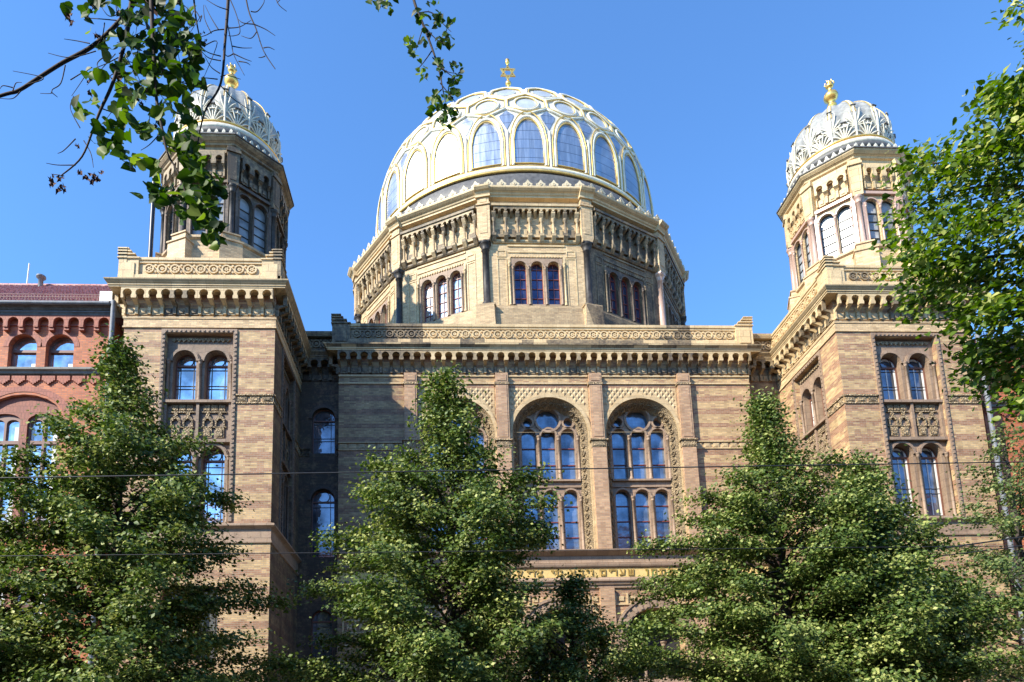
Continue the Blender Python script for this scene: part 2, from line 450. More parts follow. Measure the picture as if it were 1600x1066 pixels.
# ---------------- reusable facade pieces
def corbel_table(mb, F, u0, u1, n, v0=17.83, arch_r=.165, W=.42, sc=1.0, panels=True):
    p = (u1 - u0) / n
    va, vc, vt = v0 + .46 * sc, v0 + .665 * sc, v0 + .93 * sc
    # plate with horseshoe notches
    pts = [(u0, va)]
    hwn = arch_r * .84
    for i in range(n):
        uc = u0 + (i + .5) * p
        pts.append((uc - hwn, va))
        a0 = math.acos(-.78)
        pts += [(uc + arch_r * math.cos(a), vc + arch_r * 1.0 * math.sin(a)) for a in [PI + (PI - a0) * 0 + (PI / 2 - a0 * 0) * 0 + .68 - j * (PI + 1.36) / 10 for j in range(11)]]
        pts.append((uc + hwn, va))
    pts += [(u1, va), (u1, vt), (u0, vt)]
    mb.prism(F, pts, W - .14, W, back=True)
    for i in range(n + 1):
        uc = u0 + i * p; hb = (p / 2 - hwn) * .8
        ua, ub = max(u0, uc - hb), min(u1, uc + hb)
        prof = [(0.0, v0 + .30 * sc), (.10, v0 + .32 * sc), (.13, v0 + .36 * sc), (W * .45, v0 + .38 * sc), (W * .8, v0 + .43 * sc), (W - .02, va + .02), (0.0, va + .02)]
        mb.sweep(F, ua, ub, prof)
        mb.box(F, max(u0, uc - .05), min(u1, uc + .05), v0 + .03, v0 + .30 * sc, 0, .12)
    if panels:
        for i in range(n):
            uc = u0 + (i + .5) * p; a = p / 2 - .075
            mb.box(F, uc - a, uc + a, v0 + .04, v0 + .30 * sc, 0, .045)
            mb.box(F, uc - a * .55, uc + a * .55, v0 + .10 * sc, v0 + .24 * sc, .045, .075)
def block_soot(lo, hi, prob, seed=0., step=.9, axis=0):
    def f(c):
        q = math.floor((c.x if axis == 0 else c.y) / step); z = math.floor(c.z / .7)
        return hi if hsh(q, z * .37, seed) < prob else lo
    return f
def parapet_panel(mb, F, u0, u1, v0, v1, w=.14, pitch=.47):
    n = max(1, int(round((u1 - u0) / pitch))); p = (u1 - u0) / n; vm = (v0 + v1) / 2; r = min(p * .46, (v1 - v0) * .5)
    for i in range(n):
        uc = u0 + (i + .5) * p
        ringpoly(mb, F, uc, vm, r * .72, r, w, w + .06, seg=14)
        ringpoly(mb, F, uc, vm, r * .12, r * .38, w, w + .05, seg=8)
        if i % 2 == 0:
            for q in range(6):
                a = q * PI / 3; c = (uc + r * .55 * math.cos(a), vm + r * .55 * math.sin(a))
                ringpoly(mb, F, c[0], c[1], 0.0, r * .13, w, w + .04, seg=6)
        for sv in (-1, 1):
            if i < n - 1:
                ringpoly(mb, F, uc + p / 2, vm + sv * (v1 - v0) * .36, 0.0, r * .24, w, w + .06, seg=8)
def step_pier(mb, F, uc, hw, v0, v1, w0, w1, d):      # stepped corner pier; d=+1 steps fall to the right
    H = v1 - v0; L = uc - hw; Rr = uc + hw
    s = [(Rr, v0), (Rr, v0 + H * .72), (Rr - hw * .45, v0 + H * .72), (Rr - hw * .45, v0 + H * .83), (Rr - hw * .85, v0 + H * .83), (Rr - hw * .85, v0 + H * .92), (Rr - hw * 1.1, v0 + H * .92), (Rr - hw * 1.1, v1), (L, v1), (L, v0)]
    if d < 0: s = [(2 * uc - a, b) for a, b in reversed(s)]
    mb.prism(F, s, w0, w1, back=True)
    mb.box(F, uc - hw * .62, uc + hw * .62, v0 + .12, v0 + H * .55, w1, w1 + .035)
    for j, q in enumerate((.72, .83, .92, 1.0)):
        ext = [Rr, Rr - hw * .45, Rr - hw * .85, Rr - hw * 1.1][j]
        a, b = L - .04, ext + .04
        if d < 0: a, b = 2 * uc - b, 2 * uc - a
        mb.box(F, a, b, v0 + H * q - .05, v0 + H * q, w0 - .02, w1 + .05)

CORN = [(.0, 18.72), (.44, 18.72), (.44, 18.77), (.47, 18.785), (.47, 18.84), (.50, 18.86), (.57, 18.95), (.58, 18.99), (.2, 19.14), (0, 19.14)]

# paired arched windows with panels below: one recessed bay
def paired_bay(parent, F, uc, W, mats, soot=.25, lower=True, side=False):
    hw = W / 2
    mb = MB()     # brown stone screen in the recess
    vb = 9.8
    lw = (W - .50) / 2 * .86 / 2; off = W * .235
    heads = [(16.14, 14.57), (12.40, 9.9)] if lower else [(16.14, 14.57)]
    holes = []
    r = lw
    for s_ in (-1, 1):
        for vs, vbo in heads: holes.append(arch(uc + s_ * off, r, vs, vbo))
    mb.prism(F, rect(uc - hw, uc + hw, 9.3, 17.15), -.62, -.2, holes=holes)
    for s_ in (-1, 1):
        for vs, vbo in heads:
            ringpoly(mb, F, uc + s_ * off, vs, r + .01, r + .10, -.2, -.12, 0, PI, 12)
            ringpoly(mb, F, uc + s_ * off, vs, r + .10, r + .14, -.2, -.15, 0, PI, 12)
    for (vs, vbo) in heads:
        for q in (-1, 0, 1):
            column(mb, F, uc + q * off * 2.0, vbo, vs + .04, -.15, .055, cap=.18)
    mb.box(F, uc - hw, uc + hw, 14.45, 14.55, -.2, -.02)
    mb.box(F, uc - hw, uc + hw, 12.92, 13.04, -.2, -.04)
    if lower: mb.box(F, uc - hw, uc + hw, 9.74, 9.88, -.2, -.02)
    for q in (-1, 0, 1): mb.box(F, uc + q * (hw - .06) - .05, uc + q * (hw - .06) + .05, 13.04, 14.45, -.2, -.08)
    obj('window_screen', mb, 'brownstone', parent, soot=soot)
    for s_ in (-1, 1):      # ornament panels
        mb = MB()
        c0 = uc + s_ * off
        for j in (-1, 0, 1): mb.box(F, c0 + j * .27 - .11, c0 + j * .27 + .11, 14.19, 14.41, -.2, -.15)
        for j in (-1, 1):
            cc = c0 + j * .22
            mb.box(F, cc - .15, cc + .15, 13.14, 13.5, -.2, -.15)
            mb.box(F, cc - .09, cc + .09, 13.2, 13.44, -.15, -.12)
            ringpoly(mb, F, cc, 13.78, .08, .18, -.2, -.12, 0, PI, 8)
            mb.box(F, cc - .18, cc - .12, 13.55, 13.78, -.2, -.13); mb.box(F, cc + .12, cc + .18, 13.55, 13.78, -.2, -.13)
            ringpoly(mb, F, cc, 14.03, .02, .07, -.2, -.13, seg=8)
        mb.box(F, c0 - .44, c0 + .44, 14.1, 14.15, -.2, -.14)
        mb.box(F, c0 - .44, c0 + .44, 13.52, 13.56, -.2, -.14)
        obj('ornament_panel', mb, 'stone_orn', parent, soot=soot * .8)
    mb = MB()
    # spandrel zigzag above the arches
    for i in range(12):
        a = uc - hw + .15 + i * (W - .3) / 12
        mb.prism(F, [(a, 16.98), (a + .09, 16.9), (a + .18, 16.98), (a + .18, 17.04), (a, 17.04)], -.2, -.14)
    obj('zigzag_moulding', mb, 'stone_orn', parent, soot=soot * .8)
    mb = MB()               # dotted frame
    for a, b, c, d in ((-hw - .15, -hw - .02, 9.9, 17.3), (hw + .02, hw + .15, 9.9, 17.3), (-hw - .02, hw + .02, 17.17, 17.3)):
        mb.box(F, uc + a, uc + b, c, d, 0.002, .05)
    v = 10.1
    while v < 17.2:
        for s_ in (-1, 1): mb.box(F, uc + s_ * (hw + .085) - .03, uc + s_ * (hw + .085) + .03, v, v + .06, .05, .075)
        v += .17
    u = -hw
    while u < hw: mb.box(F, uc + u, uc + u + .06, 17.2, 17.26, .05, .075); u += .17
    obj('window_surround', mb, 'brownstone', parent, soot=soot * .7)
    for s_ in (-1, 1):
        for vs, vbo in heads: arched_window(parent, F, uc + s_ * off, r, vs, vbo, -.5, mats)

def arched_window(parent, F, uc, r, vs, vb, w, mats, oculus=True, bars=True):
    g, fr, inner = mats
    mb = MB(); rr = r - .0
    outline = arch(uc, rr, vs, vb); inn = arch(uc, rr - .05, vs, vb + .05)
    mb.prism(F, outline, w - .03, w + .05, holes=[inn])
    mb.box(F, uc - rr + .05, uc + rr - .05, vs - .07, vs, w - .03, w + .045)
    f = obj('window', mb, fr, parent)
    mb = MB(); mb.prism(F, inn, w - .02, w - .005); obj('pane', mb, g, f)
    mb = MB()
    if oculus: ringpoly(mb, F, uc, vs + r * .42, r * .46, r * .53, w - .004, w + .02, seg=16)
    if oculus:
        mb.box(F, uc - .012, uc + .012, vs + r * .93, vs + r - .05, w - .004, w + .015)
    if bars:
        h = vs - .07 - vb
        for q in (-.58, .58): mb.box(F, uc + q * r - .012, uc + q * r + .012, vb + .05, vs + (r * .7 if oculus else 0), w - .004, w + .018)
        for q in (.06, .42, .50, .92): mb.box(F, uc - r + .05, uc + r - .05, vb + h * q - .012, vb + h * q + .012, w - .0035, w + .0185)
    if len(mb.f): obj('glazing_bar', mb, 'leadbar', f)
    if inner:
        mb = MB()
        for q in (-1, 1):
            mb.box(F, uc + q * (r - .09) - .035, uc + q * (r - .09) + .035, vb + .05, vs - .07, w - .004, w + .012)
        ringpoly(mb, F, uc, vs, r - .13, r - .05, w - .004, w + .012, 0, PI, 12)
        mb.box(F, uc - .025, uc + .025, vb + .05, vs - .07, w - .003, w + .01)
        obj('inner_frame', mb, 'whiteframe', f)
    return f

def string_course(mb, F, u0, u1, v0=14.37, v1=14.72):
    mb.sweep(F, u0, u1, [(0, v1 - .05), (.07, v1 - .05), (.07, v1), (0, v1 + .03)])
    mb.sweep(F, u0, u1, [(0, v0), (.04, v0), (.04, v0 + .05), (0, v0 + .05)])
    n = max(1, int((u1 - u0) / .37)); p = (u1 - u0) / n
    for i in range(n):
        a = u0 + i * p
        mb.box(F, a + .06, a + p - .06, v0 + .08, v1 - .08, 0, .03)
        mb.box(F, a + .12, a + p - .12, v0 + .12, v1 - .12, .03, .045)

# ================================================================== SYNAGOGUE
syn = thing('synagogue', (4.8, 28, 0), 'domed yellow and brown brick synagogue with two towers, behind the street trees', 'building')
def tower(x0, x1, soot_front, side_shade_soot, side_x, wmats, corb_soot, lab):
    Y0, Y1 = 24.0, 29.3; D = Y1 - Y0; W_ = x1 - x0
    Ff = frame((x0, Y0, 0), (0, -1, 0))
    mb = MB(); hb = 1.215; uc = W_ / 2
    hole = rect(uc - hb, uc + hb, 9.85, 17.15)
    low = [arch(uc - .57, .42, 7.2, 5.0), arch(uc + .57, .42, 7.2, 5.0)]
    mb.prism(Ff, rect(0, W_, 0, 19.1), -.3, 0, holes=[hole] + low, hole_depth=-.45)
    inner = side_x > 0      # +1: the inner side faces +X (left tower)
    Fs = frame((x1, Y0, 0), (1, 0, 0)) if inner else frame((x0, Y1, 0), (-1, 0, 0))
    yc = 26.3; us = (yc - Y0) if inner else (Y1 - yc)
    hs = 1.0
    mb.prism(Fs, rect(.3, D - .3, 0, 19.1), -.3, 0, holes=[rect(us - hs, us + hs, 9.85, 17.15)], hole_depth=-.45)
    Fo = frame((x0, Y1, 0), (-1, 0, 0)) if inner else frame((x1, Y0, 0), (1, 0, 0))
    mb.prism(Fo, rect(.3, D - .3, 0, 19.1), -.3, 0)
    Fb = frame((x1, Y1, 0), (0, 1, 0)); mb.prism(Fb, rect(0, W_, 0, 19.1), -.3, 0)
    mb.box(Ff, 0.3, W_ - .3, 18.9, 19.05, -D + .3, -.3)
    def soot_shade(c):
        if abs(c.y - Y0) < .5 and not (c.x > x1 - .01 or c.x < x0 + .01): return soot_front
        return side_shade_soot  # left tower's sides: shade painted in as extra darkening
    t = obj('tower', mb, 'brick', syn, soot=soot_shade, label=lab)
    # frieze, corbels, cornice, parapet
    plan = [(x0, Y0), (x1, Y0), (x1, Y1), (x0, Y1)]
    mb = MB(); mb.ring(plan, [(0, 17.36), (.05, 17.36), (.05, 17.42), (.025, 17.43), (.025, 17.70), (.05, 17.71), (.06, 17.80), (0, 17.80)])
    obj('frieze', mb, 'brick_yellow', t, soot=lambda c: .35 if hsh(math.floor(c.x), 2.) < corb_soot * .5 else 0.05)
    mb = MB()
    for F, L in ((Ff, W_), (Fs, D), (Fo, D)):
        corbel_table(mb, F, 0, L, int(round(L / .4556)))
    obj('corbel_table', mb, 'stone', t, soot=lambda c: (.8 if hsh(math.floor(c.x / 1.1), math.floor(c.y / 1.1), lab.__len__()) < (corb_soot if not (inner and c.x > x1 - .05) else .8) and c.z < 18.6 else .03))
    mb = MB(); mb.ring(plan, CORN)
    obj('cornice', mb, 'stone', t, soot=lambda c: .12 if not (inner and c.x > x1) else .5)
    mb = MB()
    pl2 = [(x0 - .14, Y0 - .14), (x1 + .14, Y0 - .14), (x1 + .14, Y1 + .14), (x0 - .14, Y1 + .14)]
    mb.ring(pl2, [(-.25, 19.1), (.1, 19.1), (.1, 19.36), (.02, 19.43), (0, 19.43), (0, 19.86), (.05, 19.88), (.05, 19.96), (.09, 19.98), (.09, 20.08), (-.25, 20.12), (-.25, 19.1)])
    for F, L in ((Ff, W_), (Fs, D), (Fo, D)):
        parapet_panel(mb, F, .62, L - .62, 19.47, 19.83)
        step_pier(mb, F, .12, .36, 19.1, 20.45, -.05, .22, 1); step_pier(mb, F, L - .12, .36, 19.1, 20.45, -.05, .218, -1)
    obj('parapet', mb, 'stone', t, soot=lambda c: (.75 if (not inner and x0 + .6 < c.x < x0 + 1.55 and c.z > 19.4 and c.z < 19.87) else (.02 if not (inner and c.x > x1 + .05) else .7)))
    for FF, a, b in ((Ff, 0, uc - hb - .17), (Ff, uc + hb + .17, W_), (Fs, 0, us - hs - .17), (Fs, us + hs + .17, D)):
        mb = MB(); string_course(mb, FF, a, b); obj('string_course', mb, 'stone_orn', t, soot=lambda c: .45 if hsh(math.floor(c.x / .37), math.floor(c.y / .37)) < .6 else .05)
    mb = MB(); mb.ring(plan, [(0, 9.1), (.05, 9.12), (.05, 9.2), (.02, 9.22), (.02, 9.62), (.06, 9.66), (.16, 9.72), (.16, 9.79), (0, 9.86)])
    obj('sill_course', mb, 'brownstone', t, soot=.1)
    mb = MB(); mb.ring(plan, [(0, .0), (.15, 0), (.15, 1.1), (0, 1.2)]); obj('plinth', mb, 'greystone', t)
    paired_bay(syn, Ff, uc, 2.43, wmats, soot=.22 if not inner else .4)
    paired_bay(syn, Fs, us, 2.0, wmats if not inner else ('glass_dark', 'brownframe', False), soot=.2 if not inner else .8, side=True)  # left tower's side bay carries the same painted shade
    for s_ in (-.57, .57): arched_window(syn, Ff, uc + s_, .42, 7.2, 5.0, -.3, wmats)
    return t
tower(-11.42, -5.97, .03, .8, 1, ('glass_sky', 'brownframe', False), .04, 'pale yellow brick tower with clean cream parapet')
tower(15.50, 20.95, .03, .03, -1, ('glass_dark', 'brownframe', True), .42, 'brown banded brick tower with blackened corbels')

# ---------------- turrets
def turret(cx, cy, soot, colmat, lab, blk, glass):
    ap = 2.18; Rc = ap / math.cos(PI / 8); hw = ap * math.tan(PI / 8)
    plan = [(cx + Rc * math.sin(a), cy - Rc * math.cos(a)) for a in [(k + .5) * PI / 4 - PI / 4 for k in range(8)]]
    S = soot if callable(soot) else (lambda c: soot)
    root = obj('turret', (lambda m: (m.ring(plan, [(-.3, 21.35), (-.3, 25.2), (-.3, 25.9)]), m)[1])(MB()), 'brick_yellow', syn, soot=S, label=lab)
    ped = MB(); pr2 = [(0.12, 19.0), (.12, 20.75), (.06, 20.82), (.06, 21.22), (.14, 21.28), (.14, 21.38), (-.3, 21.38)]
    ped.ring(plan, pr2)
    for k in range(8):
        a = (k + .5) * PI / 4
        Fv = az_frame((cx, cy), a, Rc)
        pd = MB(); pd.prism(Fv, rect(-.42, .42, 19.0, 21.0), -.3, .3); pd.box(Fv, -.45, .45, 21.0, 21.06, -.3, .34); pd.box(Fv, -.32, .32, 21.06, 21.35, -.3, .2); pd.box(Fv, -.35, .35, 21.35, 21.41, -.3, .24); obj('column_pedestal', pd, 'brick_yellow', root, soot=lambda c: S(c) * .25)
    obj('pedestal', ped, 'brick_yellow', root, soot=lambda c: S(c) * .25)
    wall = MB(); corb = MB(); trim = MB(); pier = MB()
    for k in range(8):
        a = k * PI / 4
        F = az_frame((cx, cy), a, ap)
        holes = [arch(-.35, .285, 23.26, 21.44), arch(.35, .285, 23.26, 21.44)]
        wall.prism(F, rect(-hw, hw, 21.38, 25.15), -.3, -.04, holes=holes)
        trim.box(F, -.78, .78, 23.72, 23.84, -.04, .08)
        trim.box(F, -.78, -.66, 21.4, 23.72, -.04, .04); trim.box(F, .66, .78, 21.4, 23.72, -.04, .04)
        for q in (-.35, .35): ringpoly(trim, F, q, 23.26, .29, .34, -.04, .02, 0, PI, 10)
        column(trim, F, 0, 21.42, 23.3, .0, .045, cap=.16)
        for q in (-.63, .63): column(trim, F, q, 21.42, 23.3, .02, .04, cap=.16)
        # small corbel arcade: three brackets
        corbel_table(corb, F, -.62, .62, 3, v0=23.92, arch_r=.13, W=.22, sc=1.12, panels=True)
        Fv = az_frame((cx, cy), a + PI / 8, Rc)
        pts = [(-.20, 23.62), (.20, 23.62), (.24, 25.0), (-.24, 25.0)]
        pier = MB(); pier.prism(Fv, pts, -.3, .12); pier.box(Fv, -.27, .27, 25.0, 25.1, -.3, .18)
        pier.box(Fv, -.24, .24, 25.1, 25.25, -.3, .14); pier.box(Fv, -.12, .12, 23.8, 24.85, .12, .14)
        obj('pier', pier, 'stone', root, soot=S)
        cm = MB(); column(cm, Fv, 0, 21.38, 23.62, -.0, .105, cap=.3, base=.22, n=12)
        obj('column', cm, colmat, root)
        for q in (-.35, .35):
            wb = MB(); wb.prism(F, arch(q, .285, 23.26, 21.44), -.2, -.13, holes=[arch(q, .262, 23.26, 21.46)])
            for j in range(4): wb.box(F, q - .265, q + .265, 21.84 + j * .38, 21.864 + j * .38, -.2, -.15)
            w_ = obj('turret_window', wb, 'leadbar', syn)
            pm = MB(); pm.prism(F, arch(q, .262, 23.26, 21.46), -.22, -.19); obj('pane', pm, 'glass_pale', w_)
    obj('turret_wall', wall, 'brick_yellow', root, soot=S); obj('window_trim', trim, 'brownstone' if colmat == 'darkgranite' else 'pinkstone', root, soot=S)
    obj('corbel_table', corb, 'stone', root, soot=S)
    co = MB(); co.ring(plan, [(-.3, 24.98), (.1, 25.0), (.1, 25.08), (.06, 25.10), (.06, 25.27), (.14, 25.31), (.16, 25.37), (.24, 25.43), (.33, 25.53), (.34, 25.60), (-.3, 25.7)])
    obj('cornice', co, 'stone', root, soot=lambda c: S(c) * .9)
    ld = MB(); ld.ring(plan, [(.345, 25.59), (.38, 25.59), (.38, 25.64), (-.3, 25.74)]); obj('lead_edge', ld, 'lead', root)
    # cresting of gablets
    cr = MB()
    for k in range(8):
        F = az_frame((cx, cy), k * PI / 4, ap + .2); L = hw + .08; n = 7; p = 2 * L / n
        for i in range(n):
            u = -L + (i + .5) * p; v = 25.66
            cr.prism(F, [(u - p * .5, v), (u + p * .5, v), (u + p * .5, v + .08), (u + p * .22, v + .16), (u + p * .2, v + .22), (u, v + .30), (u - p * .2, v + .22), (u - p * .22, v + .16), (u - p * .5, v + .08)], -.03, .03, back=True)
            ringpoly(cr, F, u, v + .15, .02, .055, .03, .05, seg=6)
    obj('cresting', cr, 'silver', root)
    rg = MB(); rg.lathe((cx, cy), [(1.6, 25.7), (2.1, 25.75), (2.12, 26.0), (2.24, 26.06), (2.26, 26.22), (2.2, 26.26), (2.12, 26.45)], 48); obj('base_ring', rg, 'lead', root)
    rg = MB(); rg.lathe((cx, cy), [(2.14, 26.26), (2.22, 26.30), (2.22, 26.46), (2.1, 26.52)], 48); obj('white_ring', rg, 'silver', root)
    rg = MB(); rg.tube([(cx + 2.17 * math.sin(a), cy - 2.17 * math.cos(a), 26.56) for a in [2 * PI * i / 48 for i in range(48)]], .05, 6, closed=True); obj('gold_ring', rg, 'gold', root)
    # ribbed dome
    q_ = 1.88; R0, Zm, Ht = 2.06, 27.56, 2.05
    def prof(t):
        if t < 0: return (R0 - .07 * (t * t), Zm + t * 1.06)
        return (R0 * max(0, math.cos(t * PI / 2)) ** (2 / q_), Zm + Ht * math.sin(t * PI / 2) ** (2 / q_))
    V = []; NT = 26; NA = 112
    for i in range(NA):
        a = 2 * PI * i / NA; lob = 1 - .035 * abs(math.cos(7 * a)) ** 6 + .02 * abs(math.sin(7 * a))
        for j in range(NT + 1):
            t = -1 + 2 * j / NT; r, z = prof(min(t, .985))
            V.append((cx + r * lob * math.sin(a), cy - r * lob * math.cos(a), z))
    Fa = []
    for i in range(NA):
        i2 = (i + 1) % NA
        for j in range(NT): Fa.append((i * (NT + 1) + j, i2 * (NT + 1) + j, i2 * (NT + 1) + j + 1, i * (NT + 1) + j + 1))
    dm = MB(); dm.mesh(V, Fa, True); obj('small_dome', dm, 'dome_white', root)
    rb = MB(); gl = MB()
    def S3(a, t, o):
        r, z = prof(t); r2, z2 = prof(min(1, t + .02)); d = Vector((r2 - r, z2 - z)).normalized() if (r2 != r or z2 != z) else Vector((-1, 0))
        nr, nz = d.y, -d.x
        return (cx + (r + nr * o) * math.sin(a), cy - (r + nr * o) * math.cos(a), z + nz * o)
    for k in range(14):
        a = 2 * PI * k / 14 + PI / 14
        rb.tube([S3(a, t, .0) for t in [.1 + .88 * i / 12 for i in range(13)]], .07, 6)
        for s_ in (-.035, .035): gl.tube([S3(a + s_, t, .045) for t in [.1 + .85 * i / 12 for i in range(13)]], .018, 5)
    obj('dome_rib', rb, 'white_rib', root); obj('gilded_edge', gl, 'goldline', root)
    # two staggered rows of fan palmettes
    pm = MB(); tip = MB()
    def palm(a0, t0, h, wd):
        n = 9
        for i in range(n):
            f = (i / (n - 1) - .5) * 2; ang = f * 1.3
            pts = []
            for j in range(6):
                s_ = j / 5; bend = ang * (1 + .25 * s_ * s_)
                da = wd * s_ * math.sin(bend); dt = h * s_ * (math.cos(bend) * .9 + .1) * (1 - .12 * abs(f))
                pts.append(S3(a0 + da, t0 + dt, .03 + .07 * s_ ** 3))
            pm.tube(pts, [.02, .026, .032, .036, .036, .022], 5)
        tip.tube([S3(a0 - .05, t0 + h * 1.0, .12), S3(a0 + .05, t0 + h * 1.0, .12)], .04, 5)
    for k in range(14):
        a = 2 * PI * k / 14 + PI / 14
        sm = MB(); sm.tube([S3(a, -.93 + i * .2, .07) for i in range(6)], .05, 6); obj('palmette_stem', sm, 'silver', root)
        for aa, t0, h_, w_ in ((a, -.42, .62, .26), (a + PI / 14, -.93, .74, .23)):
            ps = pm; pm = MB(); palm(aa, t0, h_, w_); obj('palmette', pm, 'silver', root); pm = ps
    obj('palmette_tip', tip, 'lead', root)
    fz = MB(); b = 29.5
    fz.lathe((cx, cy), [(.5, b - .1), (.32, b + .15), (.2, b + .5), (.15, b + .68), (.2, b + .72), (.2, b + .78), (.13, b + .84), (.11, b + .9), (.2, b + 1.02), (.29, b + 1.14), (.31, b + 1.24), (.27, b + 1.36), (.14, b + 1.46), (.09, b + 1.55), (.08, b + 1.68), (.13, b + 1.72), (.18, b + 1.8), (.13, b + 1.9), (.05, b + 1.94), (.1, b + 2.0), (.06, b + 2.07), (0.005, b + 2.1)], 20)
    for q in range(6):
        a = q * PI / 3; fz.tube([(cx + .08 * math.sin(a), cy - .08 * math.cos(a), b + 1.84), (cx + .2 * math.sin(a), cy - .2 * math.cos(a), b + 1.9), (cx + .17 * math.sin(a), cy - .17 * math.cos(a), b + 2.0)], .03, 5)
    obj('finial', fz, 'gold', root)
M['dome_white'] = mat_plain('pale dome sheet', (.34, .33, .29), .42, .15, var=.35)
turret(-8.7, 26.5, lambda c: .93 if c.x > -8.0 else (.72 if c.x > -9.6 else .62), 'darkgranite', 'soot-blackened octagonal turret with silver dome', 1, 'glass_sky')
turret(18.22, 26.5, lambda c: .0, 'pinkstone', 'clean cream octagonal turret with silver dome', 0, 'glass_pale')

# ---------------- main hall facade
X0, X1, YM = -4.22, 13.82, 28.0
Fm = frame((0, YM, 0), (0, -1, 0))
bays = [(.82, 1.60), (4.82, 1.64), (8.83, 1.60)]
mb = MB(); holes = [arch(c, r, 15.1, 9.85, seg=24) for c, r in bays]
# pointed lattice fields are separate; portal arches below
port = [arch(c, 1.25, 6.1, 1.0, seg=20) for c, r in bays]
mb.prism(Fm, rect(X0, X1, 0, 19.1), -.4, 0, holes=holes + port, hole_depth=-.9)
mb.box(Fm, X0, X1, 18.7, 19.05, -12, -.4)
def hall_shade_soot(c):
    return .40 if c.x < -1.4 else .04  # left end: tower's shadow on the hall painted into the brick
hall = obj('hall_wall', mb, 'brick', syn, soot=hall_shade_soot)
# side walls of the body + recessed links
mb = MB()
Fl = frame((X0, 29.2, 0), (-1, 0, 0)); mb.prism(frame((X0, 40, 0), (-1, 0, 0)), rect(0, 11.6, 0, 19.1), -.3, 0)
mb.prism(frame((X1, 28, 0), (1, 0, 0)), rect(.4, 12, 0, 19.1), -.3, 0)
obj('side_wall', mb, 'brick_low', syn, soot=.3)
def link(xa, xb, soot_shade, uc):
    F = frame((0, 28.62, 0), (0, -1, 0)); mb = MB()
    hs = [arch(uc, .5, 16.1, 14.5), arch(uc, .5, 12.4, 9.9), arch(uc, .45, 7.2, 5)]
    mb.prism(F, rect(xa, xb, 0, 19.1), -.3, 0, holes=hs)
    mb.box(F, xa, xb, 19.1, 20.05, -.3, 0.0)
    l = obj('link_wall', mb, 'brick', syn, soot=soot_shade)
    mb = MB(); corbel_table(mb, F, xa, xb, 4); obj('corbel_table', mb, 'stone', l, soot=soot_shade)
    mb = MB(); mb.sweep(F, xa, xb, CORN); mb.sweep(F, xa, xb, [(0, 19.9), (.2, 19.9), (.24, 20.02), (.24, 20.12), (-.2, 20.16)]); parapet_panel(mb, F, xa + .05, xb - .05, 19.42, 19.86, w=.0); obj('cornice', mb, 'stone', l, soot=soot_shade * .8)
    mb = MB()
    for h in ((16.1, .5), (12.4, .5)):
        mb = MB(); ringpoly(mb, F, uc, h[0], h[1], h[1] + .14, 0, .06, 0, PI, 16); obj('window_surround', mb, 'brownstone', l, soot=soot_shade)
    for a, b_ in ((xa, uc - .55), (uc + .55, xb)):
        mb = MB(); string_course(mb, F, a, b_); obj('string_course', mb, 'stone_orn', l, soot=soot_shade)
    for vs, vb, r in ((16.1, 14.5, .5), (12.4, 9.9, .5), (7.2, 5, .45)): arched_window(syn, F, uc, r, vs, vb, -.2, ('glass_dark', 'brownframe', False), oculus=True)
link(-5.97, X0, .97, -4.95); link(X1, 15.5, .6, 14.6)  # recess shade put into the wall colour, strongest on the left link
# pilasters
for xc in (-1.15, 2.78, 6.87, 10.79):
    mb = MB(); h = .30
    mb.box(Fm, xc - h, xc + h, 9.862, 14.37, 0, .26); mb.box(Fm, xc - h, xc + h, 0, 8.2, 0, .16); mb.box(Fm, xc - h + .03, xc + h - .03, 14.72, 17.80, 0, .22)
    mb.box(Fm, xc - h + .1, xc + h - .1, 14.85, 17.22, .22, .24); mb.box(Fm, xc - h + .1, xc + h - .1, 17.45, 17.72, .22, .24)
    p = obj('pilaster', mb, 'brick_pil', hall, soot=lambda c: .12 if c.x < -.5 else .02)
    mb = MB(); mb.box(Fm, xc - h - .02, xc + h + .02, 14.37, 14.64, 0, .28); mb.sweep(Fm, xc - h - .08, xc + h + .08, [(0, 14.64), (.34, 14.66), (.34, 14.72), (0, 14.76)]); mb.box(Fm, xc - h + .06, xc + h - .06, 14.42, 14.6, .28, .30)
    obj('pilaster_band', mb, 'stone_orn', hall, soot=.15)
    mb = MB(); mb.box(Fm, xc - h - .02, xc + h + .02, 17.27, 17.37, 0, .25); obj('pilaster_band', mb, 'stone_orn', hall, soot=.15)
# frieze and string courses
mb = MB()
segs = [(X0, -1.45), (-.85, 2.48), (3.08, 6.57), (7.17, 10.49), (11.09, X1)]
for a, b in segs:
    mb = MB(); mb.sweep(Fm, a, b, [(0, 17.38), (.05, 17.38), (.05, 17.44), (0, 17.44)]); obj('moulding', mb, 'stone', hall, soot=.1)
    mb = MB(); mb.sweep(Fm, a, b, [(0, 17.72), (.05, 17.72), (.05, 17.80), (0, 17.80)])
    obj('moulding', mb, 'stone', hall, soot=.15)
    if not (a < -3 or b > 12): continue
    mb = MB(); string_course(mb, Fm, a, b)
    obj('string_course', mb, 'stone', hall, soot=lambda c: .4 if c.x < -1.4 else .08)  # left end darkened along with the hall wall
plan_m = [(X0, 29.0), (X0, YM), (X1, YM), (X1, 29.0)]
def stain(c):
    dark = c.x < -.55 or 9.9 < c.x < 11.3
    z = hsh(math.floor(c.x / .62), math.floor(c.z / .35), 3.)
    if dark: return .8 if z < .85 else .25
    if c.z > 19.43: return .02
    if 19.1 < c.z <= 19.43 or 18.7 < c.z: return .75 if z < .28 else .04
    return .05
mb = MB(); corbel_table(mb, Fm, X0, X1, int(round((X1 - X0) / .4556)))
for xx, nn in ((X0, (-1, 0, 0)), (X1, (1, 0, 0))):
    F = frame((xx, 28.0 if nn[0] > 0 else 28.9, 0), nn); corbel_table(mb, F, 0, .9, 2)
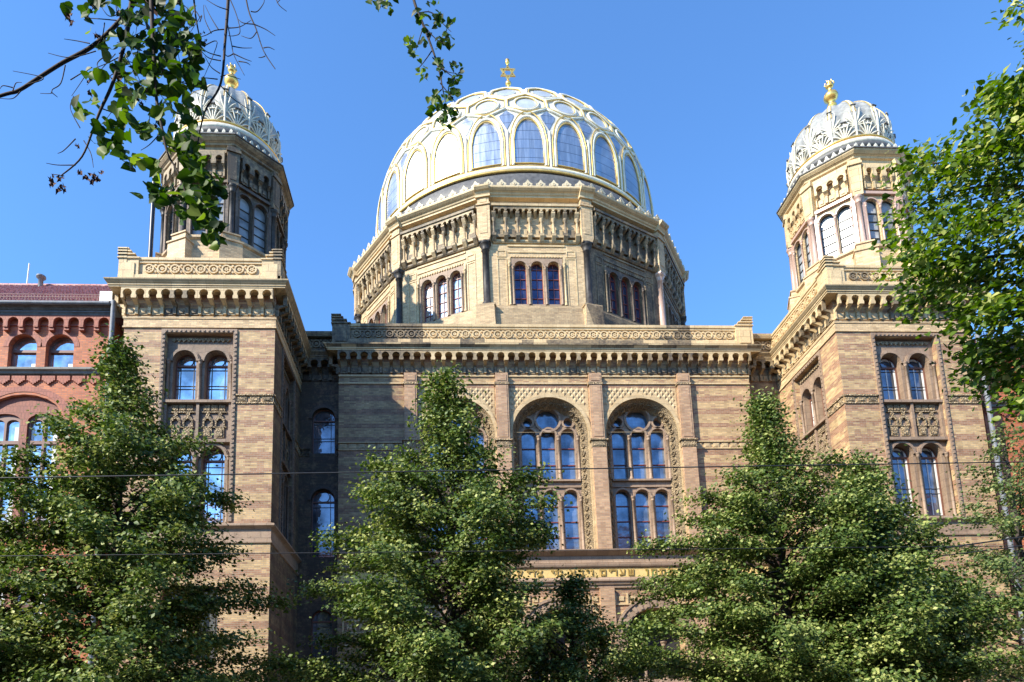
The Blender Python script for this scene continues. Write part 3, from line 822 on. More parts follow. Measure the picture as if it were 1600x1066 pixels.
obj('corbel_table', mb, 'stone', hall, soot=lambda c: (.8 if c.x < -1.0 or 9.9 < c.x < 11.6 else (.72 if hsh(math.floor(c.x / .4556), 1.7) < .55 and c.z < 18.62 else (.1 if c.z > 18.3 else .3))))
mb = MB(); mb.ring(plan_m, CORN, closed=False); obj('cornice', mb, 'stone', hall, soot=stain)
mb = MB()
for i in range(30):      # cornice blocks give stained lengths
    a = X0 - .45 + i * (X1 - X0 + .9) / 30; b = a + (X1 - X0 + .9) / 30
    mb.sweep(Fm, a + .004, b - .004, [(.40, 18.80), (.48, 18.84), (.565, 18.925), (.575, 18.925), (.585, 18.99), (.4, 19.02)])
obj('cornice_block', mb, 'stone', hall, soot=stain)
mb = MB()
nb = 34
for i in range(nb):
    a = X0 - .14 + i * (X1 - X0 + .28) / nb; b = X0 - .14 + (i + 1) * (X1 - X0 + .28) / nb
    mb.sweep(Fm, a, b, [(-.25, 19.1), (.24, 19.1), (.24, 19.36), (.16, 19.43), (.14, 19.43), (.14, 19.86), (.19, 19.88), (.19, 19.96), (.23, 19.98), (.23, 20.10), (-.25, 20.14)])
parapet_panel(mb, Fm, X0 + .55, X1 - .55, 19.47, 19.83)
step_pier(mb, Fm, X0 + .12, .38, 19.1, 20.5, -.05, .26, 1); step_pier(mb, Fm, X1 - .12, .38, 19.1, 20.5, -.05, .26, -1)
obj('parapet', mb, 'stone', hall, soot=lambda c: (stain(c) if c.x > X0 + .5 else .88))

# lattice spandrels and great windows
for (c, r) in bays:
    ua, ub = c - 1.60, c + 1.60
    if c == 4.82: ua, ub = 3.1, 6.55
    elif c < 1: ua, ub = -.83, 2.46
    else: ua, ub = 7.19, 10.47
    mb = MB()
    outer = [(ua, 15.15), (c - r - .14, 15.15)] + [(c - (r + .14) * math.cos(PI * i / 20), 15.1 + .05 + (r + .14) * math.sin(PI * i / 20)) for i in range(1, 20)] + [(c + r + .14, 15.15), (ub, 15.15), (ub, 17.2), (ua, 17.2)]
    # diamond studs filling the spandrel
    v = 15.3
    row = 0
    while v < 17.15:
        u = ua + .13 + (.12 if row % 2 else 0)
        while u < ub - .1:
            if math.hypot(u - c, v - 15.1) > r + .27:
                V = [Fm.P(u - .105, v, .012), Fm.P(u, v - .135, .012), Fm.P(u + .105, v, .012), Fm.P(u, v + .135, .012), Fm.P(u, v, .055)]
                mb.mesh(V, [(0, 1, 4), (1, 2, 4), (2, 3, 4), (3, 0, 4)])
            u += .24
        v += .15; row += 1
    mb.prism(Fm, [(ua, 15.2), (ua, 17.2), (ub, 17.2), (ub, 15.2)][::-1] if False else [(ua, 15.15), (ub, 15.15), (ub, 17.2), (ua, 17.2)], 0.0, .010, holes=[[(c - (r + .1), 15.16), (c + (r + .1), 15.16)] + [(c + (r + .1) * math.cos(PI * i / 20), 15.16 + (r + .1) * math.sin(PI * i / 20)) for i in range(1, 20)]])
    obj('diaper_panel', mb, 'stone', hall, soot=lambda c_: .25 if c_.x < 2.5 else .14)
    w = MB()
    ringpoly(w, Fm, c, 15.1, r, r + .14, 0, .09, 0, PI, 28); ringpoly(w, Fm, c, 15.1, r + .14, r + .18, 0, .05, 0, PI, 28)
    for s_ in (-1, 1):
        a, b = sorted((c + s_ * r, c + s_ * (r + .14))); w.box(Fm, a, b, 9.86, 15.1, 0, .09)
    arc = obj('archivolt', w, 'brownstone' if False else 'stone', hall, soot=.12)
    # soffit with ornament medallions, splayed reveal
    w = MB(); segn = 28; K = [(0, r), (-.62, r - .28)]
    pth = [(c - 1, 0, 9.86)]
    def rim(rad, wv):
        return [Fm.P(c + rad, 9.86, wv)] + [Fm.P(c + rad * math.cos(PI * i / segn), 15.1 + rad * math.sin(PI * i / segn), wv) for i in range(segn + 1)] + [Fm.P(c - rad, 9.86, wv)]
    A, B = rim(r - .002, 0), rim(r - .30, -.55)
    w.mesh(A + B, [(i + 1, i, len(A) + i, len(A) + i + 1) for i in range(len(A) - 1)])
    # medallions on the splay
    def splay(par, f):     # par 0..1 along rim
        L1, L2 = 5.24, PI * r; tot = 2 * L1 + L2; d = par * tot
        def pos(rad, wv):
            if d < L1: return Fm.P(c + rad, 9.86 + d, wv), Vector((-1, 0, 0))
            if d < L1 + L2:
                a = (d - L1) / r; return Fm.P(c + rad * math.cos(a), 15.1 + rad * math.sin(a), wv), Vector((-math.cos(a), 0, -math.sin(a)))
            return Fm.P(c - rad, 15.1 - (d - L1 - L2), wv), Vector((1, 0, 0))
        rad = r - .30 * f; return pos(rad, -.55 * f)
    nmed = 44
    for i in range(nmed):
        p, nn = splay((i + .5) / nmed, .5); q, _ = splay((i + .5) / nmed + .002, .5); e, _ = splay((i + .5) / nmed, .9)
        tdir = (q - p).normalized(); ddir = (e - p).normalized(); nrm = tdir.cross(ddir); nrm = nrm if nrm.dot(nn) > 0 else -nrm
        pts = [p + nrm * .04 + (tdir * math.cos(t) + ddir * math.sin(t)) * .10 for t in [2 * PI * j / 10 for j in range(10)]]
        w.tube(pts, .025, 5, closed=True)
        w.mesh([p + nrm * .05 + (tdir * math.cos(t) + ddir * math.sin(t)) * .035 for t in [2 * PI * j / 6 for j in range(6)]], [(0, 1, 2, 3, 4, 5)])
    obj('arch_soffit', w, 'stone_orn', hall, soot=.35)
    # tracery
    ri = r - .28; wz = -.55
    cs = [-.87, 0, .87]; lh = .31
    hol = [arch(c + q, lh, 15.24, 13.22, seg=12) for q in cs] + [arch(c + q, lh, 12.42, 9.9, seg=12) for q in cs]
    circ = lambda u, v, rr, n=18: [(u + rr * math.cos(2 * PI * i / n), v + rr * math.sin(2 * PI * i / n)) for i in range(n)]
    hol += [circ(c, 16.0, .5, 22), circ(c - .9, 15.86, .2, 12), circ(c + .9, 15.86, .2, 12)]
    tr = MB(); tr.prism(Fm, [(c - ri - .03, 9.86), (c + ri + .03, 9.86)] + [(c + (ri + .03) * math.cos(PI * i / 24), 15.1 + (ri + .03) * math.sin(PI * i / 24)) for i in range(25)], wz - .28, wz, holes=hol)
    for q in cs:
        ringpoly(tr, Fm, c + q, 15.24, lh + .01, lh + .09, wz, wz + .06, 0, PI, 12); ringpoly(tr, Fm, c + q, 12.42, lh + .01, lh + .09, wz, wz + .06, 0, PI, 12)
    ringpoly(tr, Fm, c, 16.0, .51, .61, wz, wz + .07, seg=22)
    for s_ in (-.9, .9): ringpoly(tr, Fm, c + s_, 15.86, .21, .30, wz, wz + .06, seg=14)
    for q in (-1.305, -.435, .435, 1.305):
        column(tr, Fm, c + q, 13.2, 15.22, wz + .03, .065, cap=.2); column(tr, Fm, c + q, 9.9, 12.42, wz + .03, .065, cap=.2)
    tr.box(Fm, c - ri + .03, c + ri - .03, 13.12, 13.2, wz, wz + .12); tr.box(Fm, c - ri + .03, c + ri - .03, 12.84, 12.9, wz, wz + .07)
    T_ = obj('great_window', tr, 'brownstone', syn, soot=.06)
    gm = MB(); gm.prism(Fm, rect(c - ri, c + ri, 9.86, 16.7), wz - .27, wz - .22); obj('pane', gm, 'glass_blue', T_)
    fb = MB()
    for q in cs:
        for v in (14.72, 13.95, 12.05, 11.35, 10.65): fb.box(Fm, c + q - lh, c + q + lh, v - .02, v + .02, wz - .22, wz - .17)
    obj('window_frame', fb, 'redframe', T_)
# entablature with inscription
mb = MB()
mb.sweep(Fm, X0 + .0, X1, [(0, 9.25), (.12, 9.27), (.12, 9.33), (.10, 9.35), (.10, 9.60), (.16, 9.63), (.2, 9.66), (.34, 9.76), (.34, 9.83), (0, 9.86)])
mb.sweep(Fm, X0, X1, [(0, 9.06), (.14, 9.08), (.18, 9.13), (.2, 9.2), (.2, 9.24), (0, 9.25)])
mb.sweep(Fm, X0, X1, [(0, 8.36), (.12, 8.36), (.14, 8.44), (.2, 8.5), (.2, 8.56), (.14, 8.66), (0, 8.68)])
mb.sweep(Fm, X0, X1, [(0, 8.22), (.07, 8.23), (.07, 8.34), (0, 8.36)])
obj('entablature', mb, 'brownstone', hall, soot=.02)
mb = MB(); mb.box(Fm, X0, X1, 8.68, 9.06, 0, .10); ins = obj('inscription_frieze', mb, 'inscription', syn) if False else None
M['inscr'] = mat_stone('gilded cream frieze', (.78, .56, .22), (.70, .48, .17), bl=(1.2, .6))
ins = obj('inscription_frieze', mb, 'inscr', syn)
LET = {'sh': [(0, 1, .05, 0), (.42, 1, .3, .05), (.8, 1, .75, 0), (.05, 0, .75, 0)], 'ay': [(.75, 1, .65, .15), (.65, .15, 0, 0), (.1, 1, .4, .15)], 'r': [(0, .95, .7, .95), (.7, .95, .7, 0)],
       'y': [(.3, .95, .6, .95), (.6, .95, .55, .55)], 'M': [(0, .95, .8, .95), (.8, .95, .8, 0), (.8, 0, .1, 0), (.1, 0, .1, .95)], 'v': [(.25, .95, .5, .95), (.5, .95, .5, 0)],
       'b': [(0, .95, .65, .95), (.65, .95, .65, 0), (0, 0, .85, 0)], 'a': [(.08, 1, .82, 0), (.78, 1, .6, .5), (.08, 0, .28, .65)], 'g': [(.2, .95, .5, .95), (.5, .95, .5, .3), (.5, .3, .15, 0), (.5, .3, .7, 0)],
       'ts': [(.05, 1, .75, .05), (.72, 1, .5, .5), (.05, 0, .8, 0)], 'd': [(0, .95, .85, .95), (.65, .95, .65, 0)], 'q': [(0, .95, .75, .95), (.75, .95, .5, .2), (.15, .6, .15, -.3)],
       'm': [(.2, 1, 0, 0), (.15, .85, .7, .95), (.7, .95, .75, 0), (.75, 0, .4, 0)], 'p': [(.1, .95, .7, .95), (.7, .95, .7, 0), (.7, 0, 0, 0), (.1, .95, .1, .5), (.1, .5, .4, .5)],
       't': [(0, .95, .75, .95), (.75, .95, .75, 0), (.2, .95, .2, 0), (.2, 0, 0, 0)], 'h': [(0, .95, .75, .95), (.7, .95, .7, 0), (.08, .95, .08, 0)], 'n': [(.25, .95, .5, .95), (.5, .95, .5, 0), (.5, 0, .1, 0)], 'N': [(.25, .95, .5, .95), (.5, .95, .5, -.3)]}
place = [('v', 8.62), ('h', 8.92), ('t', 9.28), ('p', 9.62), ('sh', 7.95), ('ay', 7.58), ('r', 7.25), ('y', 7.05), ('M', 6.76), ('v', 6.30), ('y', 6.10), ('b', 5.83), ('a', 5.48), ('g', 5.00), ('v', 4.82), ('y', 4.63), ('ts', 4.12), ('d', 3.82), ('y', 3.62), ('q', 3.28),
         ('sh', 2.75), ('m', 2.42), ('r', 2.1), ('a', 1.55), ('m', 1.2), ('v', .95), ('n', .7), ('y', .5), ('M', .2)]
H_ = .22; W0 = .26
M['lettering'] = mat_plain('dull gold lettering', (.42, .27, .07), .45, .3)
for ch, x in place:
    lm = MB()
    for (a, b, c_, d) in LET[ch]:
        p0 = Vector((x - W0 / 2 + a * W0, 8.765 + b * H_)); p1 = Vector((x - W0 / 2 + c_ * W0, 8.765 + d * H_))
        dd = (p1 - p0); L = dd.length; dd.normalize(); nn = Vector((-dd.y, dd.x)); hw_ = .024 if abs(dd.x) < .5 else .034
        p0 = p0 - dd * .02; p1 = p1 + dd * .02
        q = [p0 - nn * hw_, p1 - nn * hw_, p1 + nn * hw_, p0 + nn * hw_]
        lm.prism(Fm, [(t.x, t.y) for t in q], .10, .135 + .0007 * len(lm.f) % .004)
    obj('letter', lm, 'lettering', ins)
# coffered field and portal arches
for xa_, xb_ in ((X0 + .2, -1.45), (-.8, 2.4), (3.1, 6.5), (7.2, 10.4), (11.15, X1 - .3)):
    mb = MB(); x = xa_
    while x < xb_:
        v = 6.0
        while v < 8.0:
            if all(math.hypot(x + .25 - c, v + .25 - 6.1) > 1.85 for c, r in bays):
                mb.box(Fm, x, x + .06, v, v + .5, 0, .05); mb.box(Fm, x + .06, x + .5, v, v + .06, 0, .05); mb.box(Fm, x + .18, x + .38, v + .18, v + .38, 0, .04)
            v += .5
        x += .5
    if mb.f: obj('coffer_panel', mb, 'stone', hall, soot=.1)
for c, r in bays:
    mb = MB(); ringpoly(mb, Fm, c, 6.1, 1.25, 1.62, 0, .1, 0, PI, 24); ringpoly(mb, Fm, c, 6.1, 1.62, 1.72, 0, .17, 0, PI, 24)
    for i in range(15):
        a = PI * (i + .5) / 15; ca, sa = math.cos(a), math.sin(a)
        mb.prism(Fm, [(c + 1.3 * ca - .07 * sa, 6.1 + 1.3 * sa + .07 * ca), (c + 1.3 * ca + .07 * sa, 6.1 + 1.3 * sa - .07 * ca), (c + 1.56 * ca + .09 * sa, 6.1 + 1.56 * sa - .09 * ca), (c + 1.56 * ca - .09 * sa, 6.1 + 1.56 * sa + .09 * ca)][::-1] if False else [(c + 1.3 * ca + .07 * sa, 6.1 + 1.3 * sa - .07 * ca), (c + 1.56 * ca + .09 * sa, 6.1 + 1.56 * sa - .09 * ca), (c + 1.56 * ca - .09 * sa, 6.1 + 1.56 * sa + .09 * ca), (c + 1.3 * ca - .07 * sa, 6.1 + 1.3 * sa + .07 * ca)], .1, .13)
    for s_ in (-1, 1):
        mb.box(Fm, c + s_ * 1.45 - .2, c + s_ * 1.45 + .2, 4.5, 6.1, 0, .16); mb.box(Fm, c + s_ * 1.45 - .26, c + s_ * 1.45 + .26, 4.1, 4.5, 0, .24); mb.box(Fm, c + s_ * 1.45 - .22, c + s_ * 1.45 + .22, .2, 4.1, 0, .2)
    mb.box(Fm, c - 1.25, c + 1.25, 4.15, 4.4, -.6, -.1)
    for q in (-.42, .42): column(mb, Fm, c + q, 4.4, 6.0, -.4, .08, cap=.2)
    pa = obj('portal_arch', mb, 'brownstone', syn, soot=.05)
    gm = MB(); gm.prism(Fm, arch(c, 1.3, 6.1, .3, seg=16), -.85, -.8); obj('pane', gm, 'dark', pa)
# spiky finial in front of link: roof behind
# ---------------- drum
DC = (4.8, 37.24); SQ = .87; NS = 12
apo = 9.0; RD = apo / math.cos(PI / NS); hwD = apo * math.tan(PI / NS)
def dP(p): return Vector((p.x, DC[1] + (p.y - DC[1]) * SQ, p.z))
class FrS(Fr):      # drum frame, slightly flattened plan
    def P(s, u, v, w=0): return dP(s.o + s.u * u + Z * v + s.n * w)
def dframe(a, d):
    n = Vector((math.sin(a), -math.cos(a), 0)); return FrS((DC[0] + n.x * d, DC[1] + n.y * d, 0), n)
planD = [(DC[0] + RD * math.sin(a), DC[1] - SQ * RD * math.cos(a)) for a in [(k - .5) * 2 * PI / NS for k in range(NS)]]
def planO(o): return [(DC[0] + (RD + o) * math.sin(a), DC[1] - SQ * (RD + o) * math.cos(a)) for a in [(k - .5) * 2 * PI / NS for k in range(NS)]]
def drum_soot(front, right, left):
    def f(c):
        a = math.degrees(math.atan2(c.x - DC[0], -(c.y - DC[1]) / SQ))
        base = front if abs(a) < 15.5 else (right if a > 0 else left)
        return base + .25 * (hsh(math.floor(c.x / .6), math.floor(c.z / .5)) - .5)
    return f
mb = MB()
mb.ring(planD, [(.32, 18.9), (.32, 21.5), (.2, 21.6), (.2, 21.9), (.1, 22.02), (.1, 22.08), (0.0, 22.1)])
for k in range(NS):
    Fv = dframe((k + .5) * 2 * PI / NS, RD)
    mb.prism(Fv, [(-.55, 18.9), (.55, 18.9), (.42, 21.9), (-.42, 21.9)], -.5, .5); mb.box(Fv, -.46, .46, 21.9, 22.0, -.5, .42)
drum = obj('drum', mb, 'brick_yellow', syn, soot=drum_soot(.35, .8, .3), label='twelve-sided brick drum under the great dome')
for k in range(NS):
    a = k * 2 * PI / NS; F = dframe(a, apo); ang = (k * 30 + 180) % 360 - 180
    if abs(ang) > 125: pass
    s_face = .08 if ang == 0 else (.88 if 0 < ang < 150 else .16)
    u = .0; cs = (-.79, 0, .79)
    wall = MB(); wall.prism(F, rect(-hwD, hwD, 22.08, 27.9), -.3, 0, holes=[arch(u + q, .285, 24.12, 22.2) for q in cs], hole_depth=-.34)
    # framing strips of the panel
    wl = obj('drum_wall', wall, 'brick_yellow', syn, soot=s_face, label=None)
    st = MB()
    for s_ in (-1, 1):
        for (a1, b1, c1, d1) in ((1.42, 1.47, 22.15, 24.6), (1.83, 1.88, 22.15, 24.6), (1.47, 1.83, 24.55, 24.6), (1.42, 1.47, 24.66, 25.0), (1.83, 1.88, 24.66, 25.0), (1.47, 1.83, 24.66, 24.7), (1.47, 1.83, 24.96, 25.0)):
            x0_, x1_ = sorted((s_ * a1, s_ * b1)); st.box(F, x0_, x1_, c1, d1, 0, .03)
    st.box(F, -1.36, 1.36, 24.88, 24.95, 0, .04); st.box(F, -1.36, 1.36, 25.2, 25.28, 0, .05)
    for i in range(18): st.box(F, -1.24 + i * .14, -1.17 + i * .14, 24.62, 24.72, 0, .07)
    for s_ in (-1, 1):
        column(st, F, s_ * 1.31, 22.12, 24.3, .05, .05, cap=.18)
        st.box(F, s_ * 1.31 - .06, s_ * 1.31 + .06, 24.3, 24.62, 0, .06)
    obj('panel_moulding', st, 'stone', wl, soot=max(0, s_face - .05))
    tr = MB()
    tr.prism(F, rect(-1.22, 1.22, 22.12, 24.58), 0.002, .03, holes=[arch(u + q, .285, 24.12, 22.2) for q in cs])
    for q in cs: ringpoly(tr, F, q, 24.12, .29, .37, .03, .08, 0, PI, 12)
    for q in (-.395, .395, -1.14, 1.14): column(tr, F, q, 22.15, 24.14, .05, .045, cap=.15)
    obj('window_surround', tr, 'brownstone', wl, soot=s_face)
    g = 'glass_drum' if ang >= 0 else 'glass_sky'
    for q in cs:
        wb = MB(); wb.prism(F, arch(q, .285, 24.12, 22.2), -.25, -.17, holes=[arch(q, .255, 24.12, 22.23)])
        wb.box(F, q - .012, q + .012, 22.24, 24.33, -.25, -.19)
        for j in range(4): wb.box(F, q - .255, q + .255, 22.6 + j * .5, 22.63 + j * .5, -.25, -.195)
        w_ = obj('drum_window', wb, 'redframe', syn)
        pm = MB(); pm.prism(F, arch(q, .255, 24.12, 22.23), -.27, -.24); obj('pane', pm, g, w_)
    # upper arcade of corbelled colonnettes
    ar = MB(); n = 7; ua = -hwD + .42; p = -2 * ua / n
    W = .34; ar.sweep(F, ua - .05, -ua + .05, [(0, 25.34), (.08, 25.36), (.12, 25.42), (.12, 25.5), (0, 25.5)])
    hs = []
    pts = [(ua, 26.86)]
    for i in range(n * 2):
        uc_ = ua + (i + .5) * p / 2; rr = p / 4 * .72
        pts += [(uc_ + rr * math.cos(t), 26.88 + rr * 1.2 * math.sin(t)) for t in [PI - PI * j / 6 for j in range(7)]]
    pts += [(-ua, 26.86), (-ua, 27.18), (ua, 27.18)]
    ar.prism(F, pts, W - .12, W, back=True)
    ar.box(F, ua - .1, -ua + .1, 27.12, 27.24, 0, W + .06)
    for i in range(n + 1):
        uu = ua + i * p
        ar.sweep(F, uu - .09, uu + .09, [(0, 26.5), (W * .5, 26.56), (W - .02, 26.8), (W - .02, 26.88), (0, 26.88)])
        c_ = F.P(uu, 0, .2); ar.lathe((c_.x, c_.y), [(.1, 25.72), (.1, 25.78), (.06, 25.84), (.055, 26.38), (.1, 26.46), (.11, 26.55)], 8)
        ar.sweep(F, uu - .1, uu + .1, [(0, 25.36), (.12, 25.4), (.3, 25.62), (.31, 25.74), (0, 25.74)])
        if i < n:
            um = uu + p / 2; ar.box(F, um - .17, um + .17, 25.78, 26.1, 0.0, .05); ar.box(F, um - p / 2 + .1, um + p / 2 - .1, 25.62, 25.76, 0, .16)
            ar.sweep(F, um - .06, um + .06, [(0, 26.7), (W - .03, 26.86), (W - .03, 26.92), (0, 26.92)])
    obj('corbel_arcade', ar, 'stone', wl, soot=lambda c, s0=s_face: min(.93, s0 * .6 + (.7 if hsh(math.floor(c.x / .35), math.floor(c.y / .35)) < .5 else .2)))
    Fv = dframe((k + .5) * 2 * PI / NS, RD); av = ang + 15
    pm = MB(); pm.prism(Fv, [(-.24, 25.36), (.24, 25.36), (.31, 25.6), (.31, 27.24), (-.31, 27.24), (-.31, 25.6)], -.4, .24)
    pm.box(Fv, -.18, .18, 25.75, 27.05, .24, .26); pm.box(Fv, -.34, .34, 27.24, 27.32, -.4, .3); pm.box(Fv, -.28, .28, 27.32, 27.65, -.4, .24); pm.box(Fv, -.16, .16, 27.38, 27.6, .24, .26)
    obj('pier', pm, 'brick_yellow', drum, soot=.1 if av < 30 else .3)
    light = av == 45
    cm = MB(); column(cm, Fv, 0, 22.0, 25.36, .0, .17, cap=.42, base=.3, n=14); cm.box(Fv, -.27, .27, 25.3, 25.37, -.25, .27)
    obj('column', cm, 'pinkstone' if light else 'darkgranite', drum)
mb = MB(); mb.ring(planD, [(0, 27.62), (.22, 27.66), (.22, 27.74), (.27, 27.78), (.3, 27.85), (.36, 27.89), (.46, 27.99), (.47, 28.06), (-.6, 28.2)])
for k in range(NS):
    Fv = dframe((k + .5) * 2 * PI / NS, RD); mb.sweep(Fv, -.36, .36, [(-.3, 27.6), (.34, 27.63), (.34, 27.73), (.42, 27.85), (.5, 27.89), (.6, 28.0), (.61, 28.075), (-.3, 28.15)])
obj('cornice', mb, 'cream_cornice' if False else 'stone', drum, soot=drum_soot(.0, .22, .0))
cr = MB()
for k in range(NS):
    F = dframe(k * 2 * PI / NS, apo + .38); L = hwD + .09; n = 8; p = 2 * L / n
    for i in range(n):
        u = -L + (i + .5) * p; v = 28.07
        cr.prism(F, [(u - p * .5, v), (u + p * .5, v), (u + p * .5, v + .1), (u + p * .3, v + .12), (u + p * .36, v + .22), (u + p * .18, v + .28), (u, v + .44), (u - p * .18, v + .28), (u - p * .36, v + .22), (u - p * .3, v + .12), (u - p * .5, v + .1)], -.04, .05, back=True)
        ringpoly(cr, F, u, v + .2, .03, .08, .05, .075, seg=8)
obj('cresting', cr, 'palecrest', drum, soot=drum_soot(.0, .12, .0))
# ---------------- great dome
Zm, Ht, Q, RR = 30.5, 7.48, 2.889, 8.16
def dprof(z=None, t=None):
    if t is None:
        if z < Zm: return (RR - .05 * (Zm - z) ** 2, z)
        t = math.asin(min(1, ((z - Zm) / Ht)) ** (Q / 2)) / (PI / 2)
    return (RR * max(0, math.cos(t * PI / 2)) ** (2 / Q), Zm + Ht * math.sin(t * PI / 2) ** (2 / Q))
def dS(az, z, o=0.0):       # az degrees from the street side
    r, zz = dprof(z); r2, z2 = dprof(z + .03)
    d = Vector((r2 - r, z2 - zz)); d.normalize(); nr, nz = d.y, -d.x
    a = R_(az); return Vector((DC[0] + (r + nr * o) * math.sin(a), DC[1] - SQ * (r + nr * o) * math.cos(a), zz + nz * o))
dm = MB()
pr = [dprof(29.0), dprof(29.6)] + [dprof(t=i / 40) for i in range(0, 40)] + [(1.2, 37.97), (.7, 38.6), (.4, 39.8), (.25, 41.3), (.14, 42.3)]
dm.lathe((0, 0), pr, 144, SQ)
for v in dm.v: v.x += DC[0]; v.y += DC[1]
M['dome_skin'] = mat_plain('cream dome sheet', (.66, .63, .54), .4, .12, var=.2, scale=2)
dome = obj('dome', dm, 'dome_skin', syn, label='great silvery dome with gilded ribs')
dome_panes_parent = bpy.data.objects.new('dome_glazing', None)
bpy.data.objects.remove(dome_panes_parent)
white = MB(); gold = MB()
def arch_az(z0, zs, hwz, z1, n=8):  # az/z outline of pointed-ish arch: returns list (daz, z)
    pts = [(-hwz, z0), (-hwz, zs)]
    for i in range(1, 2 * n):
        s_ = i / (2 * n) * 2 - 1
        pts.append((s_ * hwz, zs + (z1 - zs) * (1 - abs(s_) ** 2.1) ** .62))
    pts += [(hwz, zs), (hwz, z0)]
    return pts
def surf_patch(outline, az, o):
    mbp = MB(); n = len(outline); half = n // 2
    # strips across: pair left/right points
    for i in range(half - (0 if n % 2 else 1)):
        l0, l1 = outline[i], outline[i + 1]; r0, r1 = outline[n - 1 - i], outline[n - 2 - i]
        K = 4
        for q in range(K):
            f0, f1 = q / K, (q + 1) / K
            A = [dS(az + l0[0] + (r0[0] - l0[0]) * f0, l0[1], o), dS(az + l0[0] + (r0[0] - l0[0]) * f1, l0[1], o), dS(az + l1[0] + (r1[0] - l1[0]) * f1, l1[1], o), dS(az + l1[0] + (r1[0] - l1[0]) * f0, l1[1], o)]
            if (A[2] - A[3]).length < 1e-5: A = A[:3]
            mbp.face(A, True)
    return mbp
def densify(pts, k=3, closed=False):
    out = []; n = len(pts)
    for i in range(n if closed else n - 1):
        a, b = pts[i], pts[(i + 1) % n]
        for j in range(k): out.append((a[0] + (b[0] - a[0]) * j / k, a[1] + (b[1] - a[1]) * j / k))
    if not closed: out.append(pts[-1])
    return out
for k in range(24):
    az = k * 15 if k <= 12 else k * 15 - 360
    # arched panel
    o1 = arch_az(30.42, 31.75, 5.15, 33.0)
    # add intermediate rows on the straight part
    o1 = [(-5.15, 30.42), (-5.15, 30.9), (-5.15, 31.3)] + o1[1:-1] + [(5.15, 31.3), (5.15, 30.9), (5.15, 30.42)]
    p = surf_patch(o1, az, .03); obj('dome_panel', p, 'panel', dome)
    w1 = arch_az(30.3, 31.75, 5.75, 33.22); white.tube([dS(az + a, z, .04) for a, z in densify(w1, 2)], .085, 6)
    g1 = arch_az(30.4, 31.75, 5.2, 33.04); gold.tube([dS(az + a, z, .07) for a, z in densify(g1 + [(-5.2, 30.4)], 2)], .038, 5)
    g2 = arch_az(30.3, 31.75, 6.55, 33.5); gold.tube([dS(az + a, z, .09) for a, z in densify(g2, 2)], .035, 5)
    # main rib between arches
    white.tube([dS(az + 7.5, z, .04) for z in (30.2, 31, 31.8, 32.3)], .085, 6)
    # small kite panes between the arch shoulders
    kite = [(0, 32.45), (-2.6, 33.1), (-3.2, 33.35), (0, 33.72), (3.2, 33.35), (2.6, 33.1)]
    pm = MB(); cpt = dS(az + 7.5, 33.15, .03); ring_ = [dS(az + 7.5 + a * .85, z, .03) for a, z in kite]
    pm.mesh([cpt] + ring_, [(0, 1 + (i + 1) % 6, 1 + i) for i in range(6)], False); obj('kite_panel', pm, 'panel', dome)
    # hexagon mesh
    hexa = [(0, 33.38), (7.5, 33.86), (7.5, 34.55), (0, 35.08), (-7.5, 34.55), (-7.5, 33.86)]
    white.tube([dS(az + a, z, .03) for a, z in densify(hexa, 3, True)], .08, 6, closed=True)
    h2 = [(a * .93, 34.2 + (z - 34.2) * .88) for a, z in hexa]; gold.tube([dS(az + a, z, .08) for a, z in densify(h2, 2, True)], .032, 5, closed=True)
    ov = [(4.1 * math.cos(t), 34.2 + .46 * math.sin(t)) for t in [2 * PI * i / 20 for i in range(20)]]
    pm = MB(); pm.mesh([dS(az, 34.2, .035)] + [dS(az + a, z, .035) for a, z in ov], [(0, 1 + i, 1 + (i + 1) % 20) for i in range(20)], True); obj('oval_panel', pm, 'panel_light', dome)
    white.tube([dS(az + a * 1.12, 34.2 + (z - 34.2) * 1.12, .04) for a, z in ov], .07, 6, closed=True)
    gold.tube([dS(az + a * 1.02, 34.2 + (z - 34.2) * 1.02, .07) for a, z in ov], .03, 5, closed=True)
    # upper hexagons
    hx = [(7.5, 34.7), (14.5, 35.1), (13.8, 35.75), (7.5, 36.25), (1.2, 35.75), (.5, 35.1)]
    white.tube([dS(az + a, z, .03) for a, z in densify(hx, 3, True)], .09, 6, closed=True)
    gold.tube([dS(az + 7.5 + (a - 7.5) * .85, 35.45 + (z - 35.45) * .85, .07) for a, z in densify(hx, 2, True)], .03, 5, closed=True)
    ov = [(4.0 * math.cos(t), .42 * math.sin(t)) for t in [2 * PI * i / 16 for i in range(16)]]
    pm = MB(); pm.mesh([dS(az + 7.5, 35.42, .035)] + [dS(az + 7.5 + a, 35.42 + z, .035) for a, z in ov], [(0, 1 + i, 1 + (i + 1) % 16) for i in range(16)], True); obj('oval_panel', pm, 'panel_light', dome)
for z, o, r_ in ((30.22, .08, .045), (29.95, .14, .06)):
    gold.tube([dS(a * 2.5, z, o) for a in range(144)], r_, 6, closed=True)
white.tube([dS(a * 2.5, 30.08, .06) for a in range(144)], .13, 6, closed=True)
obj('dome_rib', white, 'white_rib', dome); obj('gilded_edge', gold, 'goldline', dome)
sk = MB(); sk.lathe((DC[0], DC[1]), [(8.62, 28.2), (8.5, 28.4), (8.42, 28.45), (8.4, 29.2), (8.36, 29.7), (8.2, 29.85)], 96, SQ); obj('base_ring', sk, 'lead', dome)
